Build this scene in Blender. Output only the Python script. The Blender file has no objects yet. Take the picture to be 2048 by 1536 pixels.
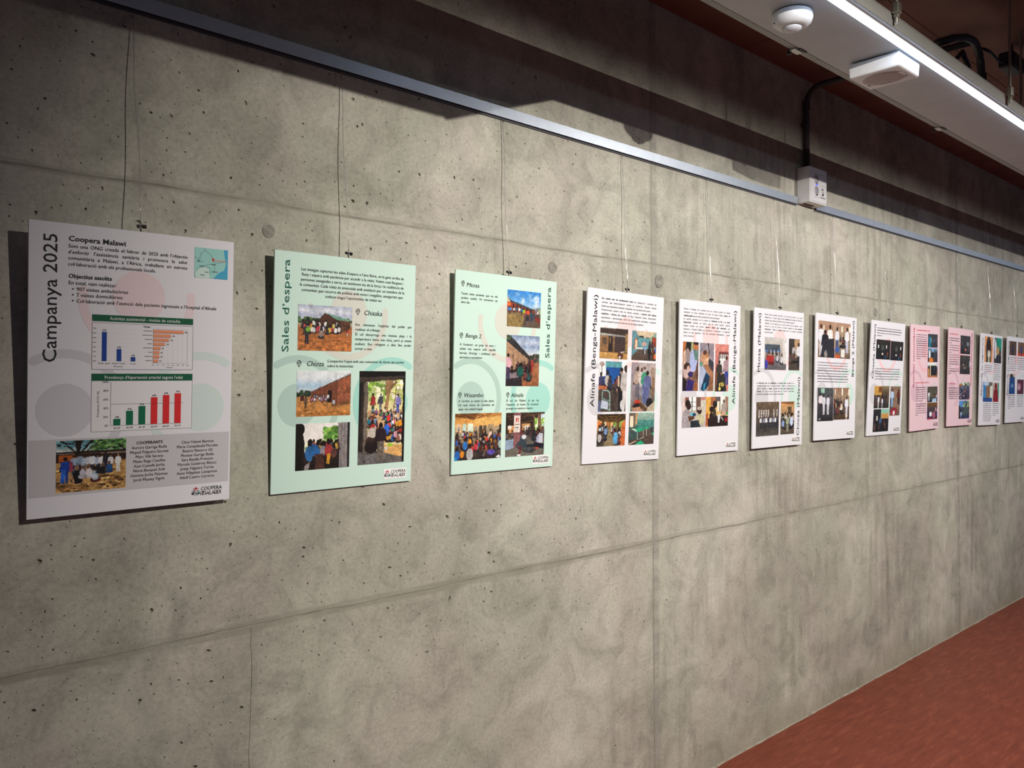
import bpy, bmesh, math, random
import numpy as np
from mathutils import Matrix, Vector
from mathutils.geometry import delaunay_2d_cdt

SC = bpy.context.scene
COL = SC.collection
CZ = 1.5134                     # camera height above the floor; heights below are given relative to it, then lifted by CZ

# ------------------------------------------------------------------ camera
def make_camera():
    yaw, pitch, roll = 0.75402, 0.00544, -0.00505
    f = Vector((math.sin(yaw) * math.cos(pitch), math.cos(yaw) * math.cos(pitch), math.sin(pitch)))
    r = f.cross(Vector((0, 0, 1))).normalized()
    u = r.cross(f)
    c, s = math.cos(roll), math.sin(roll)
    x = c * r + s * u
    y = -s * r + c * u
    cam = bpy.data.cameras.new('camera')
    cam.sensor_fit = 'HORIZONTAL'
    cam.sensor_width = 36.0
    cam.lens = 1682.99 / 2048 * 36.0
    cam.clip_start = 0.02
    o = bpy.data.objects.new('camera', cam)
    m = Matrix((x, y, -f)).transposed().to_4x4()
    m.translation = Vector((0, -1.9045, CZ))
    o.matrix_world = m
    COL.objects.link(o)
    SC.camera = o
make_camera()

# ------------------------------------------------------------------ world, lights, exposure
wd = bpy.data.worlds.new('world')
SC.world = wd
wd.use_nodes = True
bgn = wd.node_tree.nodes['Background']
bgn.inputs[0].default_value = (0.62, 0.70, 1.0, 1)
bgn.inputs[1].default_value = 0.10
SC.view_settings.view_transform = 'Standard'
SC.view_settings.look = 'None'
SC.view_settings.exposure = 0.0
SC.view_settings.gamma = 1.0
SC.view_settings.use_curve_mapping = False

def spot(name, loc, target, power, angle, blend, col, size=0.012):
    l = bpy.data.lights.new(name, 'SPOT')
    l.energy = power
    l.spot_size = math.radians(angle)
    l.spot_blend = blend
    l.color = col
    l.shadow_soft_size = size
    o = bpy.data.objects.new(name, l)
    o.location = loc
    d = Vector(target) - Vector(loc)
    o.rotation_euler = d.to_track_quat('-Z', 'Y').to_euler()
    COL.objects.link(o)
    return o
WARM = (1.0, 0.945, 0.85)
LAMPS = [(1.38, (2.75, 0, CZ - 0.66), 335, WARM, 112, 1.0), (4.40, (4.30, 0, CZ - 0.62), 200, (1.0, 0.94, 0.86), 126, 0.9), (7.40, (7.30, 0, CZ - 0.40), 110, (1.0, 0.95, 0.90), 126, 0.9)]
for lx, tgt, pw, lc, ang, bl in LAMPS:
    spot('spot_beam', (lx, -2.42, CZ + 1.08), tgt, pw, ang, bl, lc)

# ------------------------------------------------------------------ helpers
def lin(c):
    return c / 12.92 if c <= 0.04045 else ((c + 0.055) / 1.055) ** 2.4
def hx(h):
    h = h.lstrip('#')
    return tuple(int(h[i:i + 2], 16) / 255 for i in (0, 2, 4))
def lrgb(h):
    return tuple(lin(c) for c in hx(h))

MATS = {}
def mat(key, col, rough=0.6, metal=0.0, spec=0.4, noise=0.0, nscale=40.0, bump=0.0, emit=0.0):
    if key in MATS:
        return MATS[key]
    m = bpy.data.materials.new(key)
    m.use_nodes = True
    nt = m.node_tree
    b = nt.nodes['Principled BSDF']
    c = lrgb(col) if isinstance(col, str) else col
    b.inputs['Base Color'].default_value = (*c, 1)
    b.inputs['Roughness'].default_value = rough
    b.inputs['Metallic'].default_value = metal
    b.inputs['Specular IOR Level'].default_value = spec
    if noise or bump:
        tc = nt.nodes.new('ShaderNodeTexCoord')
        nz = nt.nodes.new('ShaderNodeTexNoise')
        nz.inputs['Scale'].default_value = nscale
        nz.inputs['Detail'].default_value = 5
        nt.links.new(tc.outputs['Object'], nz.inputs['Vector'])
        if noise:
            r = nt.nodes.new('ShaderNodeValToRGB')
            r.color_ramp.elements[0].position = 0.3
            r.color_ramp.elements[1].position = 0.7
            r.color_ramp.elements[0].color = (*[max(0, x * (1 - noise)) for x in c], 1)
            r.color_ramp.elements[1].color = (*[min(1, x * (1 + noise)) for x in c], 1)
            nt.links.new(nz.outputs['Fac'], r.inputs['Fac'])
            nt.links.new(r.outputs['Color'], b.inputs['Base Color'])
        if bump:
            bp = nt.nodes.new('ShaderNodeBump')
            bp.inputs['Strength'].default_value = bump
            bp.inputs['Distance'].default_value = 0.002
            nt.links.new(nz.outputs['Fac'], bp.inputs['Height'])
            nt.links.new(bp.outputs['Normal'], b.inputs['Normal'])
    if emit:
        b.inputs['Emission Color'].default_value = (*c, 1)
        b.inputs['Emission Strength'].default_value = emit
    MATS[key] = m
    return m
def ink(h):
    return mat('ink_' + h.lstrip('#'), h, 0.55, 0, 0.25)

def photo_mat():
    if 'photo_print' in MATS:
        return MATS['photo_print']
    m = bpy.data.materials.new('photo_print')
    m.use_nodes = True
    nt = m.node_tree
    b = nt.nodes['Principled BSDF']
    a = nt.nodes.new('ShaderNodeVertexColor')
    a.layer_name = 'print'
    nt.links.new(a.outputs['Color'], b.inputs['Base Color'])
    b.inputs['Roughness'].default_value = 0.5
    b.inputs['Specular IOR Level'].default_value = 0.25
    MATS['photo_print'] = m
    return m

def link(name, me, m, parent=None, smooth=False):
    o = bpy.data.objects.new(name, me)
    if m is not None and not me.materials:
        me.materials.append(m)
    if smooth:
        me.polygons.foreach_set('use_smooth', [True] * len(me.polygons))
    COL.objects.link(o)
    if parent is not None:
        o.parent = parent
    return o
def mesh(name, vs, fs, m, parent=None, smooth=False):
    me = bpy.data.meshes.new(name)
    me.from_pydata(vs, [], fs)
    me.update()
    return link(name, me, m, parent, smooth)
def bmobj(name, bm, m, parent=None, smooth=False):
    me = bpy.data.meshes.new(name)
    bm.to_mesh(me)
    bm.free()
    return link(name, me, m, parent, smooth)
def tag(o, label, cat, group=None):
    o['label'] = label
    o['category'] = cat
    if group:
        o['group'] = group
    return o
def struct(o, label=None, cat=None):
    o['kind'] = 'structure'
    if label:
        o['label'] = label
    if cat:
        o['category'] = cat
    return o
def empty(name, loc, rot=(0, 0, 0)):
    o = bpy.data.objects.new(name, None)
    o.location = loc
    o.rotation_euler = rot
    o.empty_display_size = 0.05
    COL.objects.link(o)
    return o
def add_box(bm, x0, x1, y0, y1, z0, z1, bev=0.0, seg=2):
    r = bmesh.ops.create_cube(bm, size=1)
    vs = r['verts']
    bmesh.ops.scale(bm, vec=(x1 - x0, y1 - y0, z1 - z0), verts=vs)
    bmesh.ops.translate(bm, vec=((x0 + x1) / 2, (y0 + y1) / 2, (z0 + z1) / 2), verts=vs)
    if bev:
        es = list({e for v in vs for e in v.link_edges})
        bmesh.ops.bevel(bm, geom=es, offset=bev, segments=seg, affect='EDGES', profile=0.5)
def box(name, x0, x1, y0, y1, z0, z1, m, parent=None, bev=0.0, seg=2):
    bm = bmesh.new()
    add_box(bm, x0, x1, y0, y1, z0, z1, bev, seg)
    return bmobj(name, bm, m, parent)
def add_cyl(bm, p0, p1, r, n=16, r2=None):
    p0, p1 = Vector(p0), Vector(p1)
    d = p1 - p0
    mt = Matrix.Translation((p0 + p1) / 2) @ d.to_track_quat('Z', 'Y').to_matrix().to_4x4()
    bmesh.ops.create_cone(bm, cap_ends=True, segments=n, radius1=r, radius2=r if r2 is None else r2, depth=d.length, matrix=mt)
def cyl(name, p0, p1, r, m, parent=None, n=16, r2=None):
    bm = bmesh.new()
    add_cyl(bm, p0, p1, r, n, r2)
    return bmobj(name, bm, m, parent, False)
def tube_mesh(pts, r, n=10):
    pts = [Vector(p) for p in pts]
    vs, fs = [], []
    for i, p in enumerate(pts):
        a = pts[max(i - 1, 0)]
        b = pts[min(i + 1, len(pts) - 1)]
        t = (b - a).normalized()
        up = Vector((0, 0, 1)) if abs(t.z) < 0.9 else Vector((0, 1, 0))
        s = t.cross(up).normalized()
        w = s.cross(t)
        for k in range(n):
            an = 2 * math.pi * k / n
            vs.append(p + r * (math.cos(an) * s + math.sin(an) * w))
    for i in range(len(pts) - 1):
        for k in range(n):
            k2 = (k + 1) % n
            fs.append((i * n + k, i * n + k2, (i + 1) * n + k2, (i + 1) * n + k))
    fs.append(tuple(range(n))[::-1])
    fs.append(tuple((len(pts) - 1) * n + k for k in range(n)))
    return [tuple(v) for v in vs], fs
def tube(name, pts, r, m, parent=None, n=10):
    vs, fs = tube_mesh(pts, r, n)
    return mesh(name, vs, fs, m, parent, True)
def lathe(name, prof, m, parent=None, n=32, loc=(0, 0, 0)):
    vs, fs = [], []
    for (r, z) in prof:
        for k in range(n):
            a = 2 * math.pi * k / n
            vs.append((loc[0] + r * math.cos(a), loc[1] + r * math.sin(a), loc[2] + z))
    for i in range(len(prof) - 1):
        for k in range(n):
            k2 = (k + 1) % n
            fs.append((i * n + k, i * n + k2, (i + 1) * n + k2, (i + 1) * n + k))
    fs.append(tuple(range(n)))
    fs.append(tuple((len(prof) - 1) * n + k for k in range(n))[::-1])
    o = mesh(name, vs, fs, m, parent, True)
    bm = bmesh.new()
    bm.from_mesh(o.data)
    bmesh.ops.recalc_face_normals(bm, faces=bm.faces)
    bm.to_mesh(o.data)
    bm.free()
    return o

# ------------------------------------------------------------------ materials of the setting
def concrete():
    m = bpy.data.materials.new('cast_concrete')
    m.use_nodes = True
    nt = m.node_tree
    N, L = nt.nodes, nt.links
    b = N['Principled BSDF']
    tc = N.new('ShaderNodeTexCoord')
    def mp(sx, sy, sz, lx=0.0):
        q = N.new('ShaderNodeMapping')
        q.inputs['Scale'].default_value = (sx, sy, sz)
        q.inputs['Location'].default_value = (lx, 0, 0)
        L.new(tc.outputs['Object'], q.inputs['Vector'])
        return q.outputs['Vector']
    def noise(vec, sc, det=6, rough=0.6, dist=0.0):
        q = N.new('ShaderNodeTexNoise')
        q.inputs['Scale'].default_value = sc
        q.inputs['Detail'].default_value = det
        q.inputs['Roughness'].default_value = rough
        q.inputs['Distortion'].default_value = dist
        L.new(vec, q.inputs['Vector'])
        return q.outputs['Fac']
    def ramp(fac, *st):
        q = N.new('ShaderNodeValToRGB')
        e = q.color_ramp.elements
        while len(e) < len(st):
            e.new(0.5)
        for x, (p, c) in zip(e, st):
            x.position = p
            x.color = (*c, 1) if not isinstance(c, float) else (c, c, c, 1)
        L.new(fac, q.inputs['Fac'])
        return q.outputs['Color']
    def mix(kind, fac, a, c):
        q = N.new('ShaderNodeMixRGB')
        q.blend_type = kind
        if isinstance(fac, float):
            q.inputs[0].default_value = fac
        else:
            L.new(fac, q.inputs[0])
        for s, v in ((1, a), (2, c)):
            if isinstance(v, tuple):
                q.inputs[s].default_value = (*v, 1)
            else:
                L.new(v, q.inputs[s])
        return q.outputs[0]
    def mth(op, a, c=None):
        q = N.new('ShaderNodeMath')
        q.operation = op
        for s, v in ((0, a), (1, c)):
            if v is None:
                continue
            if isinstance(v, (int, float)):
                q.inputs[s].default_value = v
            else:
                L.new(v, q.inputs[s])
        return q.outputs[0]
    v0 = mp(1, 1, 1)
    cloud = noise(v0, 1.6, 7, 0.62, 0.5)
    base = ramp(cloud, (0.30, (0.338, 0.321, 0.281)), (0.50, (0.450, 0.431, 0.378)), (0.68, (0.570, 0.548, 0.487)))
    blot = noise(v0, 7.0, 9, 0.68, 0.8)
    base = mix('MULTIPLY', 0.85, base, ramp(blot, (0.30, 0.66), (0.52, 0.98), (0.72, 1.16)))
    hue = noise(mp(1, 1, 1, 3.7), 2.6, 4, 0.5, 0.3)
    base = mix('MULTIPLY', 0.8, base, ramp(hue, (0.35, (1.03, 0.99, 0.98)), (0.62, (0.97, 1.0, 0.94))))
    fine = noise(v0, 95.0, 6, 0.7)
    base = mix('MULTIPLY', 0.8, base, ramp(fine, (0.28, 0.74), (0.5, 1.0), (0.72, 1.18)))
    # trowel swirls
    swirl = noise(mp(1, 1, 1, 9.1), 2.2, 3, 0.45, 2.2)
    sw = ramp(swirl, (0.485, 1.0), (0.5, 0.86), (0.515, 1.0))
    base = mix('MULTIPLY', 0.6, base, sw)
    # run marks down the wall, strongest past the vertical joint
    sep = N.new('ShaderNodeSeparateXYZ')
    L.new(tc.outputs['Object'], sep.inputs[0])
    strk = noise(mp(22, 1, 1.7), 1.0, 6, 0.66, 0.3)
    strm = noise(mp(1, 1, 1, 5.2), 1.7, 3, 0.5)
    xm = mth('MULTIPLY', mth('SUBTRACT', sep.outputs['X'], 1.9), 0.9)
    xm = mth('MINIMUM', mth('MAXIMUM', xm, 0.0), 1.0)
    sm = mth('MULTIPLY', xm, ramp(strm, (0.40, 0.0), (0.62, 1.0)))
    base = mix('MULTIPLY', sm, base, ramp(strk, (0.40, 0.80), (0.52, 1.0), (0.66, 1.08)))
    # grout smears along the formwork joints
    wob = mth('MULTIPLY', mth('SUBTRACT', noise(v0, 2.4, 4, 0.6), 0.5), 0.030)
    zz = mth('ADD', sep.outputs['Z'], wob)
    smear = noise(mp(1.2, 1, 6.0, 2.0), 3.0, 5, 0.6)
    for zj, wdt, st in ((CZ - 0.567, 0.017, 0.75), (CZ + 0.455, 0.011, 0.45)):
        d = mth('ABSOLUTE', mth('SUBTRACT', zz, zj))
        g = mth('SUBTRACT', 1.0, mth('MINIMUM', mth('DIVIDE', d, wdt), 1.0))
        g = mth('MULTIPLY', mth('MINIMUM', mth('MULTIPLY', g, 3.0), 1.0), ramp(smear, (0.36, 0.25), (0.58, st)))
        g = mth('MULTIPLY', g, mth('SUBTRACT', 1.0, mth('MULTIPLY', xm, 0.65)))
        base = mix('MIX', g, base, (0.270, 0.256, 0.208))
    xw = mth('ADD', sep.outputs['X'], wob)
    for xj in (2.497, 5.553):
        d = mth('ABSOLUTE', mth('SUBTRACT', xw, xj + 0.012))
        g = mth('SUBTRACT', 1.0, mth('MINIMUM', mth('DIVIDE', d, 0.026), 1.0))
        g = mth('MULTIPLY', mth('MINIMUM', mth('MULTIPLY', g, 2.5), 1.0), ramp(smear, (0.40, 0.25), (0.60, 0.85)))
        base = mix('MIX', g, base, (0.300, 0.288, 0.255))
    # splash dirt along the foot of the wall
    ft = mth('ADD', sep.outputs['Z'], mth('MULTIPLY', mth('SUBTRACT', noise(v0, 3.1, 6, 0.65), 0.5), 0.30))
    fm = mth('SUBTRACT', 1.0, mth('MINIMUM', mth('MAXIMUM', mth('DIVIDE', ft, 0.13), 0.0), 1.0))
    base = mix('MIX', mth('MULTIPLY', fm, 0.55), base, (0.280, 0.250, 0.180))
    L.new(base, b.inputs['Base Color'])
    b.inputs['Roughness'].default_value = 0.86
    b.inputs['Specular IOR Level'].default_value = 0.2
    # fine relief
    dot = N.new('ShaderNodeTexVoronoi')
    dot.inputs['Scale'].default_value = 120
    L.new(v0, dot.inputs['Vector'])
    dm = ramp(noise(v0, 9, 3, 0.5), (0.50, 0.0), (0.62, 1.0))
    dp = mth('MULTIPLY', mth('SUBTRACT', 1.0, mth('MINIMUM', mth('MULTIPLY', dot.outputs['Distance'], 4.0), 1.0)), dm)
    hgt = mth('ADD', mth('MULTIPLY', fine, 0.5), mth('MULTIPLY', blot, 0.9))
    hgt = mth('SUBTRACT', hgt, mth('MULTIPLY', dp, 0.6))
    bp = N.new('ShaderNodeBump')
    bp.inputs['Strength'].default_value = 0.55
    bp.inputs['Distance'].default_value = 0.004
    L.new(hgt, bp.inputs['Height'])
    L.new(bp.outputs['Normal'], b.inputs['Normal'])
    return m
CONC = concrete()

def linoleum():
    m = bpy.data.materials.new('red_linoleum')
    m.use_nodes = True
    nt = m.node_tree
    N, L = nt.nodes, nt.links
    b = N['Principled BSDF']
    tc = N.new('ShaderNodeTexCoord')
    q = N.new('ShaderNodeMapping')
    q.inputs['Scale'].default_value = (5, 26, 1)
    q.inputs['Rotation'].default_value = (0, 0, 1.45)
    L.new(tc.outputs['Object'], q.inputs['Vector'])
    n = N.new('ShaderNodeTexNoise')
    n.inputs['Scale'].default_value = 1.6
    n.inputs['Detail'].default_value = 9
    n.inputs['Roughness'].default_value = 0.7
    n.inputs['Distortion'].default_value = 0.6
    L.new(q.outputs['Vector'], n.inputs['Vector'])
    r = N.new('ShaderNodeValToRGB')
    e = r.color_ramp.elements
    e[0].position, e[1].position = 0.32, 0.74
    e[0].color = (0.160, 0.033, 0.018, 1)
    e[1].color = (0.33, 0.085, 0.045, 1)
    k = e.new(0.54)
    k.color = (0.220, 0.047, 0.025, 1)
    L.new(n.outputs['Fac'], r.inputs['Fac'])
    L.new(r.outputs['Color'], b.inputs['Base Color'])
    b.inputs['Roughness'].default_value = 0.42
    b.inputs['Specular IOR Level'].default_value = 0.3
    return m
LINO = linoleum()
WHITE_PLASTIC = mat('white_plastic', '#dedde0', 0.42, noise=0.03, nscale=60)
ALU = mat('grey_aluminium', '#b6bdc8', 0.40, 0.85, noise=0.04, nscale=30)
TRAYM = mat('grey_painted_steel', '#b4b4b6', 0.5, 0.15, noise=0.05, nscale=9)
STEEL = mat('zinc_steel', '#a9a79c', 0.35, 0.8, noise=0.06, nscale=80)
DARKPIPE = mat('dark_grey_conduit', '#3d3b3e', 0.5, noise=0.06, nscale=40)
BLACK = mat('black_plastic', '#141318', 0.45, noise=0.05, nscale=50)
CEILM = mat('terracotta_ceiling', '#7a554c', 0.85, noise=0.16, nscale=5, bump=0.3)

# ------------------------------------------------------------------ room shell
ZB, ZJ1, ZJ2, ZT = 0.0, CZ - 0.567, CZ + 0.455, CZ + 1.426
def build_wall():
    root = box('wall_left', -3.6, 12.0, 0.009, 0.20, -0.02, ZT + 0.02, CONC)
    struct(root, 'tall cast concrete wall with formwork joints and air holes', 'wall')
    cols = [-3.6, -0.556, 2.497, 5.553, 8.606, 12.0]
    rows = [ZB, ZJ1, ZJ2, ZT]
    rng = random.Random(7)
    for ci in range(5):
        for ri in range(3):
            xs = [cols[ci], cols[ci + 1]]
            if ci == 1 and ri == 0:
                xs = [cols[1], 0.926, cols[2]]
            for k in range(len(xs) - 1):
                g = 0.0022 if len(xs) == 2 or k == 0 else 0.0012
                x0 = xs[k] + (0.0008 if len(xs) == 3 and k == 1 else 0.0022)
                x1 = xs[k + 1] - (0.0008 if len(xs) == 3 and k == 0 else 0.0022)
                z0 = rows[ri] + (0.0 if ri == 0 else 0.0028)
                z1 = rows[ri + 1] - (0.0 if ri == 2 else 0.0028)
                dens = {0: 60, 1: 760, 2: 360, 3: 120, 4: 0}[ci]
                panel(root, x0, x1, z0, z1, dens, rng, ri)
def panel(root, x0, x1, z0, z1, dens, rng, ri):
    y = rng.uniform(-0.0006, 0.0006)
    n = int(dens * (x1 - x0) * (z1 - z0))
    holes, grid = [], {}
    tries = 0
    while len(holes) < n and tries < n * 14:
        tries += 1
        hx_, hz = rng.uniform(x0 + 0.02, x1 - 0.02), rng.uniform(z0 + 0.02, z1 - 0.02)
        d = min(abs(hz - ZJ1), abs(hz - ZJ2))
        side = 1.0
        if hz < ZJ1 - 0.25:
            side = 0.30 if hx_ > 1.0 else 0.55
        clu = 0.5 + 0.5 * math.sin(hx_ * 5.1 + 2.3 * math.sin(hz * 4.0)) * math.sin(hz * 6.3 + 1.7 * math.sin(hx_ * 3.1))
        w = (0.18 + 0.9 * math.exp(-(d / 0.13) ** 2)) * side * (0.35 + 0.9 * clu)
        if rng.random() > w:
            continue
        r = min(0.0046, 0.00072 * math.exp(abs(rng.gauss(0, 0.70))))
        c = (int(hx_ / 0.0115), int(hz / 0.0115))
        if any((c[0] + i, c[1] + j) in grid for i in (-1, 0, 1) for j in (-1, 0, 1)):
            continue
        grid[c] = 1
        holes.append((hx_, hz, r))
    # the cast edges wander a little; neighbours share the same wander
    def wz(x, z):
        return 0.0 if z < 0.01 or z > ZT - 0.01 else 0.0016 * math.sin(x * 7.3 + z) + 0.0011 * math.sin(x * 23.1 + 2 * z) + 0.0006 * math.sin(x * 71.0)
    def wx(x, z):
        k = 0.0075 if abs(x - 0.926) < 0.01 else 0.0014
        return k * (0.55 * math.sin(z * 6.1 + 0.7) + 0.35 * math.sin(z * 17.3) + 0.16 * math.sin(z * 47.0))
    pts = []
    nx, nzz = 48, 22
    for i in range(nx):
        x = x0 + (x1 - x0) * i / nx
        pts.append((x + (wx(x0, z0) if i == 0 else 0), z0 + wz(x, z0)))
    for i in range(nzz):
        z = z0 + (z1 - z0) * i / nzz
        pts.append((x1 + wx(x1, z), z + (wz(x1, z0) if i == 0 else 0)))
    for i in range(nx):
        x = x1 + (x0 - x1) * i / nx
        pts.append((x + (wx(x1, z1) if i == 0 else 0), z1 + wz(x, z1)))
    for i in range(nzz):
        z = z1 + (z0 - z1) * i / nzz
        pts.append((x0 + wx(x0, z), z + (wz(x0, z1) if i == 0 else 0)))
    nb = len(pts)
    faces = [list(range(nb))]
    hl = []
    for (a, b, r) in holes:
        k = len(pts)
        m = 6 if r < 0.002 else 8
        th = rng.uniform(0, math.pi)
        st = rng.uniform(1.0, 1.8)
        ring = []
        for i in range(m):
            an = 2 * math.pi * i / m
            rr = r * rng.uniform(0.72, 1.2)
            u, v = rr * math.cos(an) * st, rr * math.sin(an)
            ring.append((a + u * math.cos(th) - v * math.sin(th), b + u * math.sin(th) + v * math.cos(th)))
        pts += ring
        faces.append(list(range(k, k + m)))
        hl.append((k, m, a, b, r))
    res = delaunay_2d_cdt([Vector(p) for p in pts], [], faces, 1, 1e-7)
    vo, _, fo, _, _, of = res
    vs = [(v.x, y, v.y) for v in vo]
    fs = [tuple(f) for f, o in zip(fo, of) if len(o) < 2]
    for (k, m, a, b, r) in hl:
        dep = min(0.0075, r * rng.uniform(1.4, 2.4))
        base = len(vs)
        for i in range(m):
            px, pz = pts[k + i]
            vs.append((px, y, pz))
        for i in range(m):
            px, pz = pts[k + i]
            vs.append((a + (px - a) * 0.7, y + dep, b + (pz - b) * 0.7))
        for i in range(m):
            j = (i + 1) % m
            fs.append((base + i, base + j, base + m + j, base + m + i))
        fs.append(tuple(base + m + i for i in range(m)))
    # returns into the joints
    e = len(vs)
    for (px, pz) in pts[:nb]:
        vs.append((px, y, pz))
    for (px, pz) in pts[:nb]:
        vs.append((px, 0.0090, pz))
    for i in range(nb):
        j = (i + 1) % nb
        fs.append((e + i, e + nb + i, e + nb + j, e + j))
    o = mesh('concrete_panel', vs, fs, CONC, root)
    bm = bmesh.new()
    bm.from_mesh(o.data)
    for f in bm.faces:
        f.normal_update()
        if abs(f.normal.y) > 0.7 and f.normal.y > 0:
            f.normal_flip()
    bm.to_mesh(o.data)
    bm.free()
    return o
build_wall()
GROUT = mat('joint_grout', (0.285, 0.270, 0.222), 0.9, noise=0.25, nscale=14, bump=0.6)
for zj in (ZJ1, ZJ2):
    box('joint_grout', -3.6, 12.0, 0.0011, 0.0088, zj - 0.007, zj + 0.007, GROUT, bpy.data.objects['wall_left'])
for xj in (-0.556, 2.497, 5.553, 8.606):
    box('joint_grout', xj - 0.006, xj + 0.006, 0.0009, 0.0088, 0.0, ZT, GROUT, bpy.data.objects['wall_left'])
box('joint_grout', 0.905, 0.947, 0.0014, 0.0088, 0.0, ZJ1 - 0.007, GROUT, bpy.data.objects['wall_left'])
WALL = bpy.data.objects['wall_left']
PLUG = mat('tie_hole_mortar', (0.27, 0.255, 0.225), 0.9, noise=0.25, nscale=70, bump=0.8)
for (px, pz, pr) in ((0.974, 0.388, 0.017), (1.972, 0.394, 0.020), (2.541, 0.396, 0.026), (4.40, 0.39, 0.022)):
    bm = bmesh.new()
    add_cyl(bm, (px, 0.004, CZ + pz), (px, -0.0026, CZ + pz), pr, 26, pr * 0.94)
    bmobj('tie_hole_plug', bm, PLUG, WALL)

fl = struct(box('floor', -3.6, 12.0, -6.5, 0.20, -0.12, 0.0, LINO), 'red marbled linoleum floor', 'floor')
SEAM = mat('weld_seam', '#8a4a36', 0.5)
box('weld_seam', 4.360, 4.364, -6.5, -0.004, -0.001, 0.0006, SEAM, fl)
SEAL = mat('wall_foot_sealant', '#9b9384', 0.7, noise=0.25, nscale=25)
def sealant():
    vs, fs = [], []
    rng = random.Random(3)
    n = 300
    for i in range(n + 1):
        x = -3.4 + 15.2 * i / n
        w = 0.004 + 0.005 * abs(math.sin(i * 0.37)) * rng.random() + 0.002 * rng.random()
        vs += [(x, 0.006, 0.0), (x, 0.006, 0.006), (x, -w * 0.5, 0.0045), (x, -w, 0.0)]
    for i in range(n):
        for k in range(3):
            a = i * 4 + k
            fs.append((a, a + 1, a + 5, a + 4))
    return mesh('trim_1', vs, fs, SEAL)
struct(sealant(), 'thin pale sealant line where the wall meets the floor', 'trim')
cl = struct(box('ceiling', -3.6, 12.0, -6.5, 0.20, ZT + 0.012, ZT + 0.16, CEILM), 'dark terracotta panelled ceiling', 'ceiling')
cx = [-3.6 + 0.0]
xk = 4.327 - 1.2 * 7
while xk < 12.0:
    a, b_ = max(xk, -3.6), min(xk + 1.2, 12.0)
    if b_ - a > 0.05:
        for (y0, y1) in ((-0.60, 0.0), (-1.80, -0.603), (-3.0, -1.803), (-4.2, -3.003)):
            box('ceiling_panel', a + 0.002, b_ - 0.002, y0, y1, ZT, ZT + 0.0125, CEILM, cl)
    xk += 1.2

# ------------------------------------------------------------------ picture rail along the wall
SLOT = mat('rail_slot_shadow_gap', '#2a2730', 0.7)
def rail(x0, x1, label):
    r = empty('picture_rail', ((x0 + x1) / 2, 0, CZ + 0.832))
    c = (x0 + x1) / 2
    a, b = x0 - c, x1 - c
    # open-bottomed channel: face, top, back, curled toe
    mesh('rail_face', [(x, y, z) for x in (a, b) for (y, z) in ((-0.0118, 0.0), (-0.0158, 0.0305), (-0.0138, 0.0305), (-0.0098, 0.0))], [(0, 4, 5, 1), (1, 5, 6, 2), (2, 6, 7, 3), (3, 7, 4, 0), (0, 1, 2, 3), (7, 6, 5, 4)], ALU, r)
    box('rail_top', a, b, -0.0135, -0.0015, 0.028, 0.030, ALU, r)
    box('rail_back', a, b, -0.0035, -0.0015, -0.006, 0.028, mat('dark_rail_back', '#55545a', 0.6, 0.3), r)
    box('rail_toe', a, b, -0.0096, -0.0070, 0.0, 0.002, mat('dark_rail_back', '#55545a', 0.6, 0.3), r)
    tag(r, label, 'picture rail')
rail(-3.4, 3.566, 'long grey aluminium picture rail ending against the white junction box')
rail(3.742, 11.6, 'grey aluminium picture rail starting just beyond the white junction box')

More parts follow.
